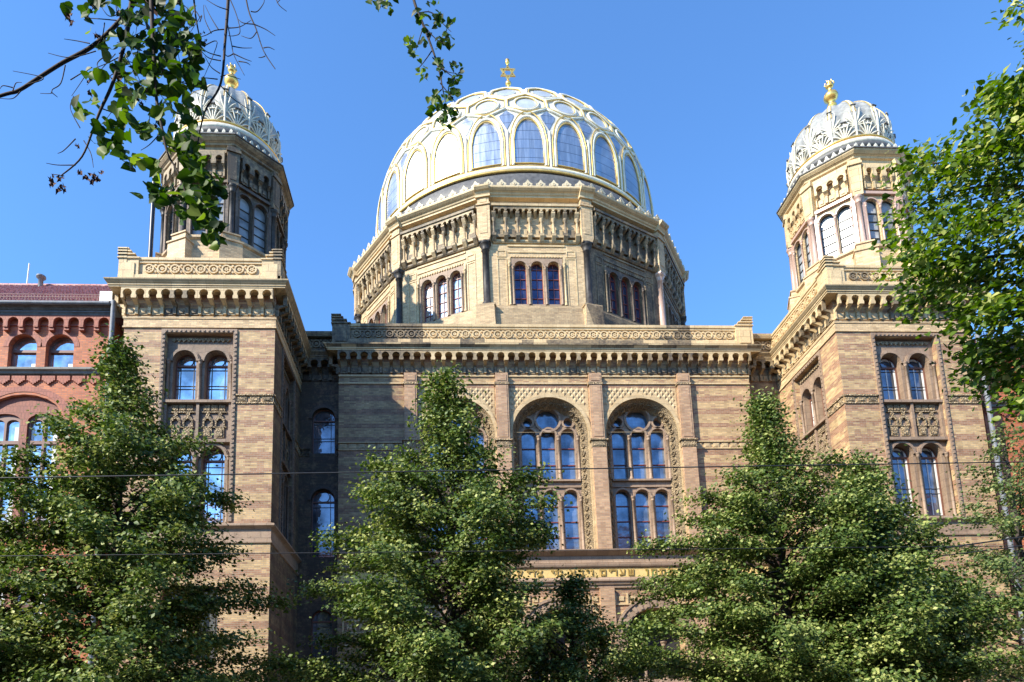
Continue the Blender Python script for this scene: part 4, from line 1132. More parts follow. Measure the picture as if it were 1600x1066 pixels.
# star finial
st = MB(); cx_, cy_ = DC
st.lathe((cx_, cy_), [(.16, 41.9), (.12, 42.3), (.17, 42.38), (.17, 42.46), (.08, 42.52), (.075, 42.7), (.15, 42.78), (.19, 42.88), (.15, 42.98), (.07, 43.06), (.06, 43.18)], 14)
st.lathe((cx_, cy_), [(.06, 44.2), (.05, 44.3), (.12, 44.36), (.14, 44.44), (.1, 44.52), (.13, 44.6), (.06, 44.66), (.005, 44.72)], 14)
F = frame((cx_, cy_, 0), (0, -1, 0)); vc = 43.69; Rr = .55
for s_ in (0, 1):
    tri = [(Rr * math.sin(2 * PI * i / 3 + s_ * PI), vc + Rr * math.cos(2 * PI * i / 3 + s_ * PI)) for i in range(3)]; k_ = .72
    tri2 = [(a * k_, vc + (b - vc) * k_) for a, b in tri]
    tri.reverse(); tri2.reverse(); o_ = .0 if s_ == 0 else .012
    st.prism(F, tri, -.04 - o_, .04 + o_, holes=[tri2], back=True)
obj('star_finial', st, 'gold', syn)
# low roofs behind
mb = MB(); F = frame((0, 29, 0), (0, -1, 0)); mb.prism(frame((0, 46, 0), (0, 1, 0)), rect(-X1, -X0, 0, 19.0), -.3, 0); mb.box(F, X0 + .3, X1 - .3, 18.7, 18.95, -17, -.9); obj('roof', mb, 'roofdark', syn)
# downpipes on turret and tower
def pipe(parent, pts, r, mat, clips=True, name='downpipe'):
    mb = MB(); mb.tube(pts, r, 10)
    if clips:
        (x, y, z0), (x2, y2, z1) = pts[0], pts[-1]; z = min(z0, z1) + 1
        while z < max(z0, z1): mb.lathe((x, y), [(r, z), (r * 1.35, z + .01), (r * 1.35, z + .06), (r, z + .07)], 10); z += 1.9
    return obj(name, mb, mat, parent)
pipe(syn, [(-10.9, 24.6, 24.2), (-10.9, 24.6, 19.6)], .085, 'darkpipe', False)
pipe(syn, [(21.1, 23.85, 17.2), (21.1, 23.85, .3)], .09, 'zinc')

# ================================================================== RED BRICK HOUSES
def brick_house(xa, xb, mirror, lab, zc=17.9, roofz=23.3):
    b = thing('brick_house', ((xa + xb) / 2, 24.3, 0), lab, 'building')
    F = frame((0, 24.3, 0), (0, -1, 0)); holes = []; wins = []
    step = 3.9; xr = xb if not mirror else xa
    groups = []
    g = -14.48 if not mirror else 25.6
    while xa + .8 < g < xb - .8 or (not mirror and g > xa + 1.2) or (mirror and g < xb - 1.2):
        groups.append(g); g += step if mirror else -3.1
        if len(groups) > 6: break
    for g in groups:
        for s_ in (-.66, .66):
            holes.append(arch(g + s_, .5, 16.78, 15.9)); wins.append((g + s_, .5, 16.78, 15.9))
    big = [g - .47 if not mirror else g for g in groups][:4] if not mirror else groups
    bigs = []
    gg = -14.95 if not mirror else 25.6
    while (gg > xa + 2) if not mirror else (gg < xb - 2):
        bigs.append(gg); gg += 3.9 if mirror else -3.9
    for g in bigs:
        holes.append(arch(g, 1.4, 13.95, 9.9, rise=.95)); holes.append(arch(g, 1.3, 7.9, 4.5, rise=.8))
    wall = MB(); wall.prism(F, rect(xa, xb, 0, zc), -.3, 0, holes=holes, hole_depth=-.34)
    wall.prism(frame((xa, 36, 0), (-1, 0, 0)), rect(0, 11.4, 0, zc), -.3, 0); wall.prism(frame((xb, 24.3, 0), (1, 0, 0)), rect(.3, 11.7, 0, zc), -.3, 0)
    obj('wall', wall, 'redbrick', b)
    trim = MB()
    for (u, r, vs, vb) in wins: ringpoly(trim, F, u, vs, r + .005, r + .19, -.003, .012, 0, PI, 14)
    for g in bigs:
        ringpoly(trim, F, g, 13.95, 1.45, 1.75, -.003, .014, 0.12, PI - .12, 24, sy=.72)
    obj('brick_arch', trim, 'redtrim', b)
    for g in bigs:
        for (vs, vb, hw_, ri) in ((13.95, 9.9, 1.4, .95), (7.9, 4.5, 1.3, .8)):
            inn = MB(); hs = [arch(g + q, .56, vs - .02, vb + .1, rise=.28) for q in (-.68, .68)]
            inn.prism(F, arch(g, hw_ - .003, vs, vb + .003, rise=ri - .003), -.34, -.13, holes=hs); obj('blind_arch', inn, 'redtrim', b, soot=.25)
            for q in (-.68, .68):
                wb = MB(); wb.prism(F, arch(g + q, .56, vs - .02, vb + .1, rise=.28), -.3, -.2, holes=[arch(g + q - .26, .22, vs - .1, vs - .75, rise=.16), arch(g + q + .26, .22, vs - .1, vs - .75, rise=.16), rect(g + q - .48, g + q - .04, vb + .2, vs - .88), rect(g + q + .04, g + q + .48, vb + .2, vs - .88)])
                w_ = obj('window', wb, 'brownframe', b); pm = MB(); pm.prism(F, rect(g + q - .5, g + q + .5, vb + .15, vs + .2), -.32, -.285); obj('pane', pm, 'glass_sky', w_)
                cm = MB(); cm.box(F, g + q + .3, g + q + .47, vb + .2, vs - .2, -.2845, -.27); cm.box(F, g + q - .47, g + q - .38, vb + .2, vs - .2, -.2845, -.27); obj('curtain', cm, 'curtain', w_)
    for (u, r, vs, vb) in wins:
        wb = MB(); wb.prism(F, arch(u, r, vs, vb), -.3, -.2, holes=[arch(u, r - .05, vs, vs - .02), rect(u - r + .05, u + r - .05, vb + .02, vs - .12)])
        w_ = obj('window', wb, 'brownframe', b); pm = MB(); pm.prism(F, arch(u, r - .02, vs, vb), -.32, -.285); obj('pane', pm, 'glass_sky', w_)
        cm = MB(); cm.box(F, u + .2, u + .42, vb + .02, vb + .35, -.2845, -.26); obj('curtain', cm, 'curtain', w_)
    # string course and stepped zigzag
    sc = MB(); sc.sweep(F, xa, xb, [(0, 15.63), (.1, 15.66), (.12, 15.74), (.2, 15.78), (.2, 15.86), (0, 15.9)]); sc.sweep(F, xa, xb, [(0, 9.6), (.1, 9.62), (.16, 9.8), (0, 9.86)])
    obj('string_course', sc, 'greystone', b, soot=.3)
    zz = MB(); u = xa + .05; pz = .53
    while u < xb - pz:
        for j, (o, h) in enumerate(((0, .0), (.066, .05), (.132, .1), (.198, .15), (.264, .1), (.33, .05), (.396, 0))):
            zz.box(F, u + o, u + o + .0655, 15.42 - h, 15.61, 0, .06)
        u += pz
    obj('zigzag_band', zz, 'redtrim', b)
    co = MB(); n = int((xb - xa) / .53); p = (xb - xa) / n
    pts = [(xa, 17.46)]
    for i in range(n):
        uc = xa + (i + .5) * p
        pts += [(uc - .19, 17.46), (uc - .19, 17.66)] + [(uc - .19 * math.cos(PI * j / 8), 17.66 + .19 * math.sin(PI * j / 8)) for j in range(1, 8)] + [(uc + .19, 17.66), (uc + .19, 17.46)]
    pts += [(xb, 17.46), (xb, 17.92), (xa, 17.92)]
    co.prism(F, pts, .02, .19, back=True)
    for i in range(n + 1):
        uc = xa + i * p; co.box(F, max(xa, uc - .09), min(xb, uc + .09), 17.36, 17.46, 0, .15)
        if i < n: co.box(F, uc + .08, uc + p - .08, 17.60, 17.635, 0, .05)
    obj('corbel_table', co, 'redtrim', b)
    gt = MB(); gt.sweep(F, xa, xb, [(0, 17.92), (.2, 17.92), (.2, 18.0), (.22, 18.03), (.2, 18.07), (.26, 18.12), (.28, 18.17), (.36, 18.2), (.36, 18.25), (0, 18.28)]); obj('cornice', gt, 'greystone', b, soot=.8)
    gt = MB(); gt.tube([(xa, 23.9, 18.28), (xb, 23.9, 18.28)], .075, 10); gt.box(F, xa, xb, 18.035, 18.065, .2, .24); obj('gutter', gt, 'zinc', b)
    # pantiled roof slope
    rf = MB(); nx = int((xb - xa) / .26) * 6; ny = 26; L0 = Vector((0, 23.98, 18.3)); L1 = Vector((0, 30.0, roofz)); V = []
    nrm = Vector((0, -(L1.z - L0.z), (L1.y - L0.y))).normalized()
    for j in range(ny + 1):
        for side in (0, 1):
            for i in range(nx + 1):
                x = xa + (xb - xa) * i / nx; ph = i / 6 * 2 * PI
                h = .06 * math.cos(ph) + (.02 * math.cos(2 * ph)); y = j / ny
                q = L0.lerp(L1, y) + nrm * (h + (.0 if side == 0 else .035)); V.append((x, q.y, q.z))
    Fa = []
    for j in range(ny):
        a0 = (2 * j + 1) * (nx + 1); b0 = (2 * j + 2) * (nx + 1)
        for i in range(nx): Fa.append((a0 + i, a0 + i + 1, b0 + i + 1, b0 + i))
        a1 = 2 * j * (nx + 1)
        for i in range(nx): Fa.append((a1 + i, a1 + i + 1, a0 + i + 1, a0 + i))
    rf.mesh(V, Fa, False)
    roof = obj('roof', rf, 'tile', b)
    bk = MB(); bk.face([(xa, 30, roofz), (xb, 30, roofz), (xb, 36, 18.2), (xa, 36, 18.2)][::-1]); bk.face([(xa, 24.0, 18.3), (xa, 30, roofz - .03), (xa, 36, 18.2)]); bk.face([(xb, 24.0, 18.3), (xb, 36, 18.2), (xb, 30, roofz - .03)]); bk.tube([(xa, 30, roofz + .03), (xb, 30, roofz + .03)], .12, 8); obj('ridge', bk, 'tile', b)
    sg = MB(); x = xa + .1
    while x < xb:
        sg.box(frame((0, 24.45, 0), (0, -1, 0)), x, x + .014, 18.75, 19.02, -.02, .0); x += .11
    for z in (18.77, 18.89, 19.0): sg.box(frame((0, 24.45, 0), (0, -1, 0)), xa + .05, xb - .05, z, z + .014, .0, .014)
    obj('snow_guard', sg, 'redframe' if False else 'guard', b)
    return b
lh = brick_house(-34.0, -11.95, False, 'red brick house with pantiled roof beside the left tower')
pipe(lh, [(-11.83, 23.95, 18.4), (-11.83, 23.95, .3)], .085, 'zinc')
mb = MB(); mb.tube([(-18.75, 30, 23.3), (-18.72, 30, 24.5)], .03, 6); obj('aerial', mb, 'whiteframe', lh)
mb = MB(); mb.lathe((-17.9, 29.6), [(.1, 22.9), (.1, 23.45), (.2, 23.47), (.2, 23.55), (.02, 23.65)], 12); obj('roof_vent', mb, 'zinc', lh)
mb = MB(); mb.box(frame((0, 24.3, 0), (0, -1, 0)), -12.35, -11.9, 18.3, 18.8, -.5, .35); obj('verge', mb, 'whiteframe', lh)
rh = brick_house(21.25, 40.0, True, 'red brick house beside the right tower, mostly behind leaves', zc=17.9, roofz=21.5)
rh.location.z = -1.3      # its eaves sit lower than its neighbour's

for hi, (xa, xb, hh, lab) in enumerate(((-60, -20, 19, 'plastered apartment house across the street, behind the viewer on the left'), (-19.95, 18, 18, 'plastered apartment house across the street, right behind the viewer'), (18.05, 60, 20, 'plastered apartment house across the street, behind the viewer on the right'))):
    b = thing('apartment_house', ((xa + xb) / 2, -7, 0), lab, 'building', 'houses across the street')
    F = frame((0, -7, 0), (0, 1, 0)); hs = []
    for fl in range(5):
        for i in range(int((xb - xa) / 3.2)):
            u = -xb + 1.7 + i * 3.2; hs.append(rect(u - .55, u + .55, 1.4 + fl * 3.5, 3.5 + fl * 3.5))
    mb = MB(); mb.prism(F, rect(-xb, -xa, 0, hh), -.4, 0, holes=hs); obj('wall', mb, 'plaster', b)
    mb = MB(); mb.box(F, -xb, -xa, 0, hh - .3, -.45, -.405); obj('pane', mb, 'glass_dark', b)
    mb = MB(); mb.face([F.P(-xb, hh, .4), F.P(-xa, hh, .4), F.P(-xa, hh + 4.5, -6), F.P(-xb, hh + 4.5, -6)]); mb.face([F.P(-xb, hh + 4.5, -6), F.P(-xa, hh + 4.5, -6), F.P(-xa, hh, -12), F.P(-xb, hh, -12)]); obj('roof', mb, 'tile', b)
    mb = MB(); mb.box(F, -xb, -xa, 0, hh, -12.1, -12); obj('back_wall', mb, 'plaster', b)

# ================================================================== GROUND
def struct(name, mb, mat):
    o = obj(name, mb, mat); o['kind'] = 'structure'; return o
G = frame((0, 0, 0), (0, -1, 0))
mb = MB(); mb.face([(-900, -900, -.02), (900, -900, -.02), (900, 900, -.02), (-900, 900, -.02)]); struct('ground', mb, 'earth')
mb = MB(); mb.face([(-120, 2.5, 0), (120, 2.5, 0), (120, 13.5, 0), (-120, 13.5, 0)]); struct('road', mb, 'asphalt')
for (y0, y1) in ((-6, 2.35), (13.65, 23.84)):
    mb = MB(); mb.box(G, -120, 120, -.01, .12, -y1, -y0); struct('pavement', mb, 'paving')
for y in (2.35, 13.5):
    mb = MB(); mb.box(G, -120, 120, -.01, .125, -y - .15, -y); struct('kerb', mb, 'kerb')
mb = MB()
for y in (5.5, 6.94, 9.0, 10.44): mb.box(G, -120, 120, .001, .006, -y - .07, -y)
struct('tram_rail', mb, 'zinc')
mb = MB(); x = -60
while x < 60: mb.box(G, x, x + 3, .001, .005, -8.05, -7.93); x += 6
struct('road_marking', mb, 'paint')

# ================================================================== TREES
def leaf_mesh(name, P, D, S_, tint, parent, mat, shape='diamond', base=Vector((0, 0, 0)), seed=0):
    """P centres (n,3); D facing normals (n,3); S_ sizes (n)"""
    rng = np.random.default_rng(seed); n = len(P)
    D = D / np.linalg.norm(D, axis=1, keepdims=True)
    r = rng.normal(size=(n, 3)); a = np.cross(D, r); a /= np.linalg.norm(a, axis=1, keepdims=True) + 1e-9; b = np.cross(D, a)
    if shape == 'diamond': tpl = np.array([(-.5, 0, 0), (0, -.38, .1), (.5, 0, 0), (0, .38, .1)]); fc = [(0, 1, 2), (0, 2, 3)]
    else:
        tpl = np.array([(0, -.40, 0), (.2, -.52, .05), (.43, -.36, .14), (.48, -.05, .17), (.32, .26, .08), (0, .64, -.12), (-.32, .26, .08), (-.48, -.05, .17), (-.43, -.36, .14), (-.2, -.52, .05)])
        fc = [(0, 1, 2, 3, 4, 5), (0, 5, 6, 7, 8, 9)]
    m = len(tpl)
    V = P[:, None, :] + S_[:, None, None] * (tpl[None, :, 0, None] * a[:, None, :] + tpl[None, :, 1, None] * b[:, None, :] + tpl[None, :, 2, None] * D[:, None, :])
    V = V.reshape(-1, 3) - np.array(base)
    nf = len(fc); fl = len(fc[0])
    loops = (np.arange(n)[:, None, None] * m + np.array(fc)[None]).reshape(-1)
    me = bpy.data.meshes.new(name); me.vertices.add(len(V)); me.vertices.foreach_set('co', V.astype(np.float32).ravel())
    me.loops.add(len(loops)); me.loops.foreach_set('vertex_index', loops.astype(np.int32))
    me.polygons.add(n * nf); me.polygons.foreach_set('loop_start', (np.arange(n * nf) * fl).astype(np.int32))
    try: me.polygons.foreach_set('loop_total', np.full(n * nf, fl, np.int32))
    except Exception: pass
    at = me.attributes.new('tint', 'FLOAT', 'FACE'); at.data.foreach_set('value', np.repeat(tint, nf).astype(np.float32))
    me.materials.append(M[mat]); me.update(calc_edges=True); me.validate()
    o = bpy.data.objects.new(name, me); COL.objects.link(o); o.parent = parent
    return o

def street_tree(x, y, top, rfun, lab, seed, mat='leaf', dens=1.0, group='lime trees in front of the synagogue', zlow=2.6, leaf=.088, lean=0.0, sparse=False, nbr=None, east=None):
    rng = random.Random(seed); nr = np.random.default_rng(seed)
    root = thing('lime_tree', (x, y, 0), lab, 'tree', group); B = Vector((x, y, 0))
    wood = MB()
    npt = 12; trunk = []
    for i in range(npt + 1):
        f = i / npt; trunk.append(Vector((x + .10 * math.sin(f * 5 + seed) * f + lean * f, y + .1 * math.cos(f * 4 + seed) * f, (top - .15) * f)))
    rad = [max(.012, .17 * (1 - f) ** .9 + .01) for f in [i / npt for i in range(npt + 1)]]
    wood.tube(trunk, rad, 8)
    obj('trunk', wood, 'bark', root)
    def tp(z):
        f = max(0, min(1, z / (top - .15))) * npt; i = min(npt - 1, int(f)); return trunk[i].lerp(trunk[i + 1], f - i)
    br = MB(); C = []; Dd = []; dep = []
    nb = nbr or int((top - zlow) * 20)
    for i in range(nb):
        f = (i + rng.random()) / nb; z = zlow + (top - zlow) * (1 - (1 - f) ** 1.0)
        d = top - z; Rm = rfun(d)
        if Rm <= .03: Rm = .05
        a = i * 2.39996 + rng.uniform(-.3, .3); L = Rm * rng.uniform(.6, 1.12)
        if d > 1.5: L *= .86 + .26 * math.sin(2.3 * a + seed + z * 1.1) * math.sin(z * 1.9 + seed * 2.1 + a)
        if d > 1.5 and rng.random() < .1: L *= 1.22
        if east and d > east[0] and math.cos(a) > 0: L *= 1 - (1 - east[1]) * math.cos(a)
        # branch starts lower on the trunk and rises
        rise = L * rng.uniform(.4, .85) if d < 3 else L * rng.uniform(.22, .62)
        z0 = max(zlow * .7, z - rise); s0 = tp(z0); pts = []
        K = 7
        for k in range(K + 1):
            t = k / K
            pts.append(s0 + Vector((math.cos(a), math.sin(a), 0)) * L * t + Vector((rng.uniform(-.05, .05), rng.uniform(-.05, .05), rise * math.sin(t * PI / 2 * 1.1) - .12 * L * t * t * .5)) + Vector((0, 0, 0)))
        br.tube(pts, [max(.006, (.05 if L > 1.5 else .025) * (1 - k / K)) for k in range(K + 1)], 4)
        # twigs with leaf sprays: flat drooping fans
        nt = max(4, int(L * 12))
        for j in range(nt):
            t = rng.uniform(.22, 1.0) ** .75; q = pts[int(t * K)].lerp(pts[min(K, int(t * K) + 1)], t * K - int(t * K))
            ta = a + rng.choice((-1, 1)) * rng.uniform(.3, 1.2); tl = rng.uniform(.25, .62) * (1.15 - .5 * t) * (1 if L > 1 else .6)
            e = q + Vector((math.cos(ta) * tl, math.sin(ta) * tl, rng.uniform(-.16, .26)))
            nl = int(rng.uniform(20, 36) * dens)
            cl = max(0, rng.gauss(.42, .17)) + (.28 if rng.random() < .28 else 0)
            for s in range(nl):
                u = rng.random() ** .7; w = .11 + .09 * u
                p = q.lerp(e, u) + Vector((rng.gauss(0, w), rng.gauss(0, w), rng.gauss(-.03, w * .5)))
                C.append(p); Dd.append((math.cos(ta) * .45 + rng.gauss(0, .45), math.sin(ta) * .45 + rng.gauss(0, .45) , .75 + rng.gauss(0, .35)))
                dep.append(min(1, max(0, cl + rng.gauss(-.05, .12) + .16 * u + (.25 if rng.random() < .05 else 0))))
    obj('branch', br, 'bark', root)
    C = np.array([tuple(c) for c in C]); Dd = np.array(Dd); n = len(C)
    leaf_mesh('foliage', C, Dd, nr.uniform(.75, 1.3, n) * leaf, np.array(dep), root, mat, base=B, seed=seed)
    return root
def interp(tab):
    def f(d):
        for (a, ra), (b, rb) in zip(tab, tab[1:]):
            if d <= b: return ra + (rb - ra) * max(0, (d - a)) / (b - a)
        return tab[-1][1]
    return f
street_tree(.19, 16, 10.9, interp([(0, .1), (.6, .36), (1.7, .72), (2.2, 1.2), (3.0, 2.6), (4.2, 3.35), (5.5, 3.8), (8, 4.1)]), 'tall lime tree in front of the left half of the hall facade', 11, east=(4.3, .45))
street_tree(-7.09, 15, 10.95, interp([(0, .1), (.6, .3), (1.4, .55), (2.0, 1.3), (3.2, 2.4), (5, 3.2), (7, 3.4), (9, 3.3)]), 'tall lime tree in front of the left tower and the downpipe', 5)
street_tree(-11.4, 14.6, 9.3, interp([(0, .3), (.8, 1.0), (1.6, 1.9), (3.0, 2.7), (5, 3.3), (8, 3.5)]), 'dense lime tree at the left edge before the red house', 23)
street_tree(8.51, 16.5, 10.5, interp([(0, .1), (.6, .3), (1.4, .46), (1.9, 1.1), (2.5, 2.1), (3.2, 2.9), (4.5, 3.6), (6, 4.0), (8, 4.0)]), 'tall lime tree in front of the right half of the hall facade', 37)
street_tree(10.55, 16.2, 8.75, interp([(0, .2), (.8, .6), (1.5, .9), (2.1, 1.5), (3, 2.3), (4.5, 3.0), (6, 3.2)]), 'shorter lime tree overlapping the tall one before the right tower corner', 41)
street_tree(3.3, 17.4, 6.1, interp([(0, .08), (.6, .22), (1.0, .8), (1.6, 1.7), (3, 2.2)]), 'low dark lime tree under the Hebrew inscription', 53, zlow=1.6)
street_tree(17.5, 19.5, 11.2, interp([(0, .15), (.8, .6), (2, 1.5), (3.2, 2.5), (5, 3.2), (9, 3.2)]), 'thin pale lime tree before the right tower and red house', 61, 'leaf_light', dens=.50, leaf=.10, nbr=76)

# near trees whose boughs reach into the picture
CAMF, CAMX, CAMY, CH = 1088.6, 752.46, 992.84, 1.7
MX = ((0.99821648, -0.01909349, 0.05656239), (-0.05266442, 0.16453139, 0.98496491), (-0.02811271, -0.98618703, 0.16323239))
def at(px, py, Y):
    d = ((px - CAMX) / CAMF, (py - CAMY) / CAMF, 1.0); r = Vector([sum(MX[i][j] * d[j] for j in range(3)) for i in range(3)])
    r *= Y / r.y; return Vector((r.x, r.y, r.z + CH))
def smooth_path(pts, k=5):
    out = []; n = len(pts)
    for i in range(n - 1):
        p0, p1, p2, p3 = pts[max(0, i - 1)], pts[i], pts[i + 1], pts[min(n - 1, i + 2)]
        for j in range(k):
            t = j / k; out.append(.5 * ((2 * p1) + (p2 - p0) * t + (2 * p0 - 5 * p1 + 4 * p2 - p3) * t * t + (3 * p1 - p0 - 3 * p2 + p3) * t ** 3))
    out.append(pts[-1]); return out
rng = random.Random(99)
lt = thing('lime_tree', (-5.2, 4.2, 0), 'near lime tree whose leafy and bare twigs hang into the top left', 'tree')
LB = Vector((-5.2, 4.2, 0))
mb = MB(); mb.tube(smooth_path([Vector((-5.2, 4.2, 0)), Vector((-5.15, 4.25, 3)), Vector((-5.3, 4.3, 6)), Vector((-5.1, 4.4, 9)), Vector((-5.2, 4.5, 12))]), [.26 - .008 * i for i in range(21)], 10); obj('trunk', mb, 'bark', lt)
br = MB()
def limb(pts, r0, r1, b=br):
    p = smooth_path(pts, 6); n = len(p); b.tube(p, [r0 + (r1 - r0) * (i / (n - 1)) for i in range(n)], 6); return p
# limbs above the frame
limb([Vector((-5.2, 4.3, 7.2)), Vector((-4.3, 4.4, 7.9)), at(240, -40, 4.5), at(400, -60, 4.4), at(560, -50, 4.3), at(640, -20, 4.3)], .10, .03)
limb([Vector((-5.15, 4.3, 5.6)), at(-120, 190, 4.5), at(0, 150, 4.5), at(28, 142, 4.5), at(60, 122, 4.5), at(98, 98, 4.5), at(145, 72, 4.5), at(185, 35, 4.5), at(212, 0, 4.5), at(230, -45, 4.5)], .010, .017)
L2 = limb([at(215, -40, 4.4), at(205, 5, 4.4), at(198, 55, 4.4), at(178, 125, 4.4), at(158, 170, 4.4), at(148, 195, 4.4), at(128, 245, 4.4), at(95, 275, 4.4)], .017, .004)
L3 = limb([at(236, -40, 4.3), at(237, 20, 4.3), at(240, 80, 4.3), at(244, 150, 4.3), at(253, 200, 4.3), at(262, 240, 4.3), at(278, 270, 4.3), at(300, 330, 4.3)], .017, .004)
L4 = limb([at(358, -40, 4.5), at(356, 10, 4.5), at(352, 60, 4.5), at(345, 130, 4.5), at(320, 175, 4.5), at(308, 230, 4.5)], .014, .004)
L5 = limb([at(378, -40, 4.5), at(388, 15, 4.5), at(400, 45, 4.5), at(412, 80, 4.5), at(430, 108, 4.5)], .007, .003)
L6 = limb([at(300, -40, 4.3), at(305, 20, 4.3), at(312, 60, 4.3), at(316, 90, 4.3)], .008, .003)
L7 = limb([at(640, -30, 4.3), at(648, 5, 4.3), at(660, 36, 4.3), at(676, 78, 4.3), at(686, 110, 4.3), at(692, 140, 4.3), at(696, 160, 4.3)], .012, .003)
L8 = limb([at(590, -40, 4.3), at(600, -5, 4.3), at(604, 14, 4.3)], .005, .003)
twigs = [([(40, 133), (68, 122), (20, 111)]), ([(102, 102), (95, 130), (82, 140), (80, 146), (63, 146)]), ([(80, 144), (90, 152)]), ([(150, 80), (110, 90), (75, 83)]), ([(140, 68), (120, 64), (100, 61)]), ([(20, 142), (25, 130), (34, 129)]), ([(32, 143), (20, 154), (0, 154)]), ([(20, 137), (5, 134), (0, 139)]),
         ([(185, 90), (165, 100), (145, 108)]), ([(182, 32), (160, 30), (135, 28), (133, 25)]), ([(135, 28), (147, 10), (157, -8)]), ([(190, 20), (170, 25), (155, 5)]), ([(350, 46), (335, 48), (322, 55), (300, 62)]), ([(345, 88), (325, 82), (310, 70)]), ([(340, 124), (322, 122), (314, 122)]), ([(358, 16), (340, 10), (320, -2)]), ([(343, 132), (365, 155), (395, 175)]),
         ([(356, 40), (362, 70), (365, 85), (375, 105), (382, 118)]), ([(365, 84), (382, 92), (393, 96)]), ([(365, 84), (355, 88), (348, 78)]), ([(373, 96), (385, 98), (391, 102)]), ([(362, 72), (378, 75), (394, 75)]), ([(358, 44), (375, 42), (392, 32)]), ([(392, 18), (402, 18), (412, 5), (413, -5)]), ([(397, 38), (415, 46), (430, 56)]), ([(401, 50), (392, 60), (377, 56)]), ([(397, 38), (380, 36), (372, 30)]), ([(412, 75), (420, 74), (429, 78)]), ([(414, 88), (408, 90), (404, 90)]), ([(360, 0), (370, 25), (375, 50), (366, 56), (356, 56)]),
         ([(344, 115), (330, 105), (320, 88)]), ([(345, 95), (325, 90), (310, 74)]), ([(345, 120), (355, 118), (376, 124)]), ([(330, 52), (320, 30), (318, 8)]), ([(341, 46), (330, 28), (320, 8)]), ([(232, 60), (215, 80), (208, 110), (200, 118)]), ([(240, 120), (220, 105), (205, 80)]), ([(190, 105), (210, 130), (228, 160)]), ([(244, 190), (262, 215), (285, 250)]), ([(160, 170), (182, 180), (196, 200)]),
         ([(253, 205), (235, 225), (220, 235)]), ([(131, 220), (142, 240), (146, 262)]), ([(125, 200), (110, 170), (115, 150)]), ([(240, 30), (270, 60), (290, 70), (305, 60)]), ([(242, 70), (262, 72), (290, 75)]), ([(235, 40), (262, 20), (280, 0)]), ([(445, -10), (433, 5)]), ([(430, -5), (436, 8), (448, 18)]), ([(100, 275), (80, 272)]), ([(118, 258), (90, 258), (72, 255)]), ([(118, 217), (100, 235), (90, 240)]),
         ([(110, 125), (136, 112), (112, 150)]), ([(676, 78), (660, 100), (650, 110)]), ([(662, 40), (655, 62), (650, 78)]), ([(660, 37), (680, 60), (700, 72)]), ([(656, 20), (675, 20), (695, 40), (705, 50)]), ([(685, 105), (705, 118), (715, 128)]), ([(688, 130), (700, 145), (712, 160)]), ([(676, 90), (695, 110), (712, 115)]), ([(690, 140), (680, 150), (674, 158)])]
for t in twigs: limb([at(px, py, (4.45 if px < 500 else 4.3) + rng.uniform(-.015, .015)) for px, py in t], .0042, .0017)
for i in range(26):          # fine random twiglets in the dense part
    a = at(rng.uniform(150, 330), rng.uniform(0, 150), 4.4); limb([a, a + Vector((rng.uniform(-.12, .12), 0, rng.uniform(-.12, .05))), a + Vector((rng.uniform(-.22, .22), .05, rng.uniform(-.25, -.05)))], .004, .0015)
obj('branch', br, 'twig', lt)
P = []; S_ = []; TT = []
def put(px, py, n, sx, sy, size=.076, Y=4.4, tl=.45):
    n = int(n * (2.2 if py < 125 and px < 330 else 1.7) + .5) if n > 2 else n
    for _ in range(n):
        x_ = rng.gauss(px, sx); y_ = rng.gauss(py, sy)
        P.append(at(x_, y_, Y + rng.uniform(-.22, .22))); S_.append(size * rng.uniform(.7, 1.25)); TT.append(min(1, max(0, rng.gauss(tl - .06, .25))))
for (x_, y_, n, sx, sy, tl) in ((165, 5, 6, 12, 6, .2), (240, 5, 16, 26, 12, .15), (205, 30, 10, 12, 14, .15), (285, 20, 12, 16, 14, .15), (250, 45, 14, 20, 14, .15), (215, 75, 14, 16, 14, .25), (275, 70, 16, 18, 14, .2), (255, 100, 12, 16, 10, .25), (300, 90, 9, 10, 16, .3), (230, 115, 12, 14, 12, .3), (280, 115, 10, 14, 12, .4), (305, 110, 6, 6, 12, .3), (105, 15, 1, 2, 2, .3), (130, 20, 4, 10, 5, .25), (165, 72, 6, 10, 6, .2), (140, 47, 1, 2, 2, .95), (137, 112, 2, 3, 4, .5), (155, 122, 3, 8, 4, .6), (130, 170, 4, 8, 8, .45), (146, 160, 3, 5, 5, .7), (205, 140, 7, 12, 10, .45), (190, 105, 4, 8, 8, .3), (225, 150, 8, 14, 10, .5), (275, 150, 8, 12, 10, .55), (255, 175, 8, 12, 10, .5), (292, 180, 9, 12, 12, .55), (195, 180, 7, 12, 10, .5), (215, 200, 8, 14, 10, .55),
                          (230, 205, 4, 6, 6, .7), (160, 200, 8, 12, 7, .3), (185, 215, 6, 8, 8, .4), (165, 230, 5, 8, 8, .35), (190, 240, 4, 8, 6, .4), (205, 255, 4, 5, 5, .6), (225, 258, 6, 8, 7, .65), (205, 260, 1, 2, 2, .5), (240, 262, 4, 5, 5, .8), (270, 215, 9, 12, 10, .7), (285, 235, 9, 12, 10, .75), (300, 215, 7, 10, 10, .7), (310, 250, 8, 8, 9, .7), (295, 270, 12, 12, 10, .5), (315, 280, 12, 12, 10, .45), (325, 295, 12, 12, 8, .4), (340, 290, 4, 5, 6, .45), (218, 305, 2, 3, 2, .1), (245, 310, 5, 8, 6, .2), (240, 298, 3, 5, 4, .2), (265, 305, 7, 9, 7, .4), (290, 310, 12, 12, 9, .35), (315, 315, 10, 10, 8, .4), (330, 330, 5, 6, 6, .3), (290, 335, 6, 8, 6, .5), (320, 350, 10, 9, 8, .5), (338, 360, 7, 7, 7, .4), (335, 378, 4, 6, 4, .35)):
    put(x_, y_, n, sx, sy, tl=tl + .08)
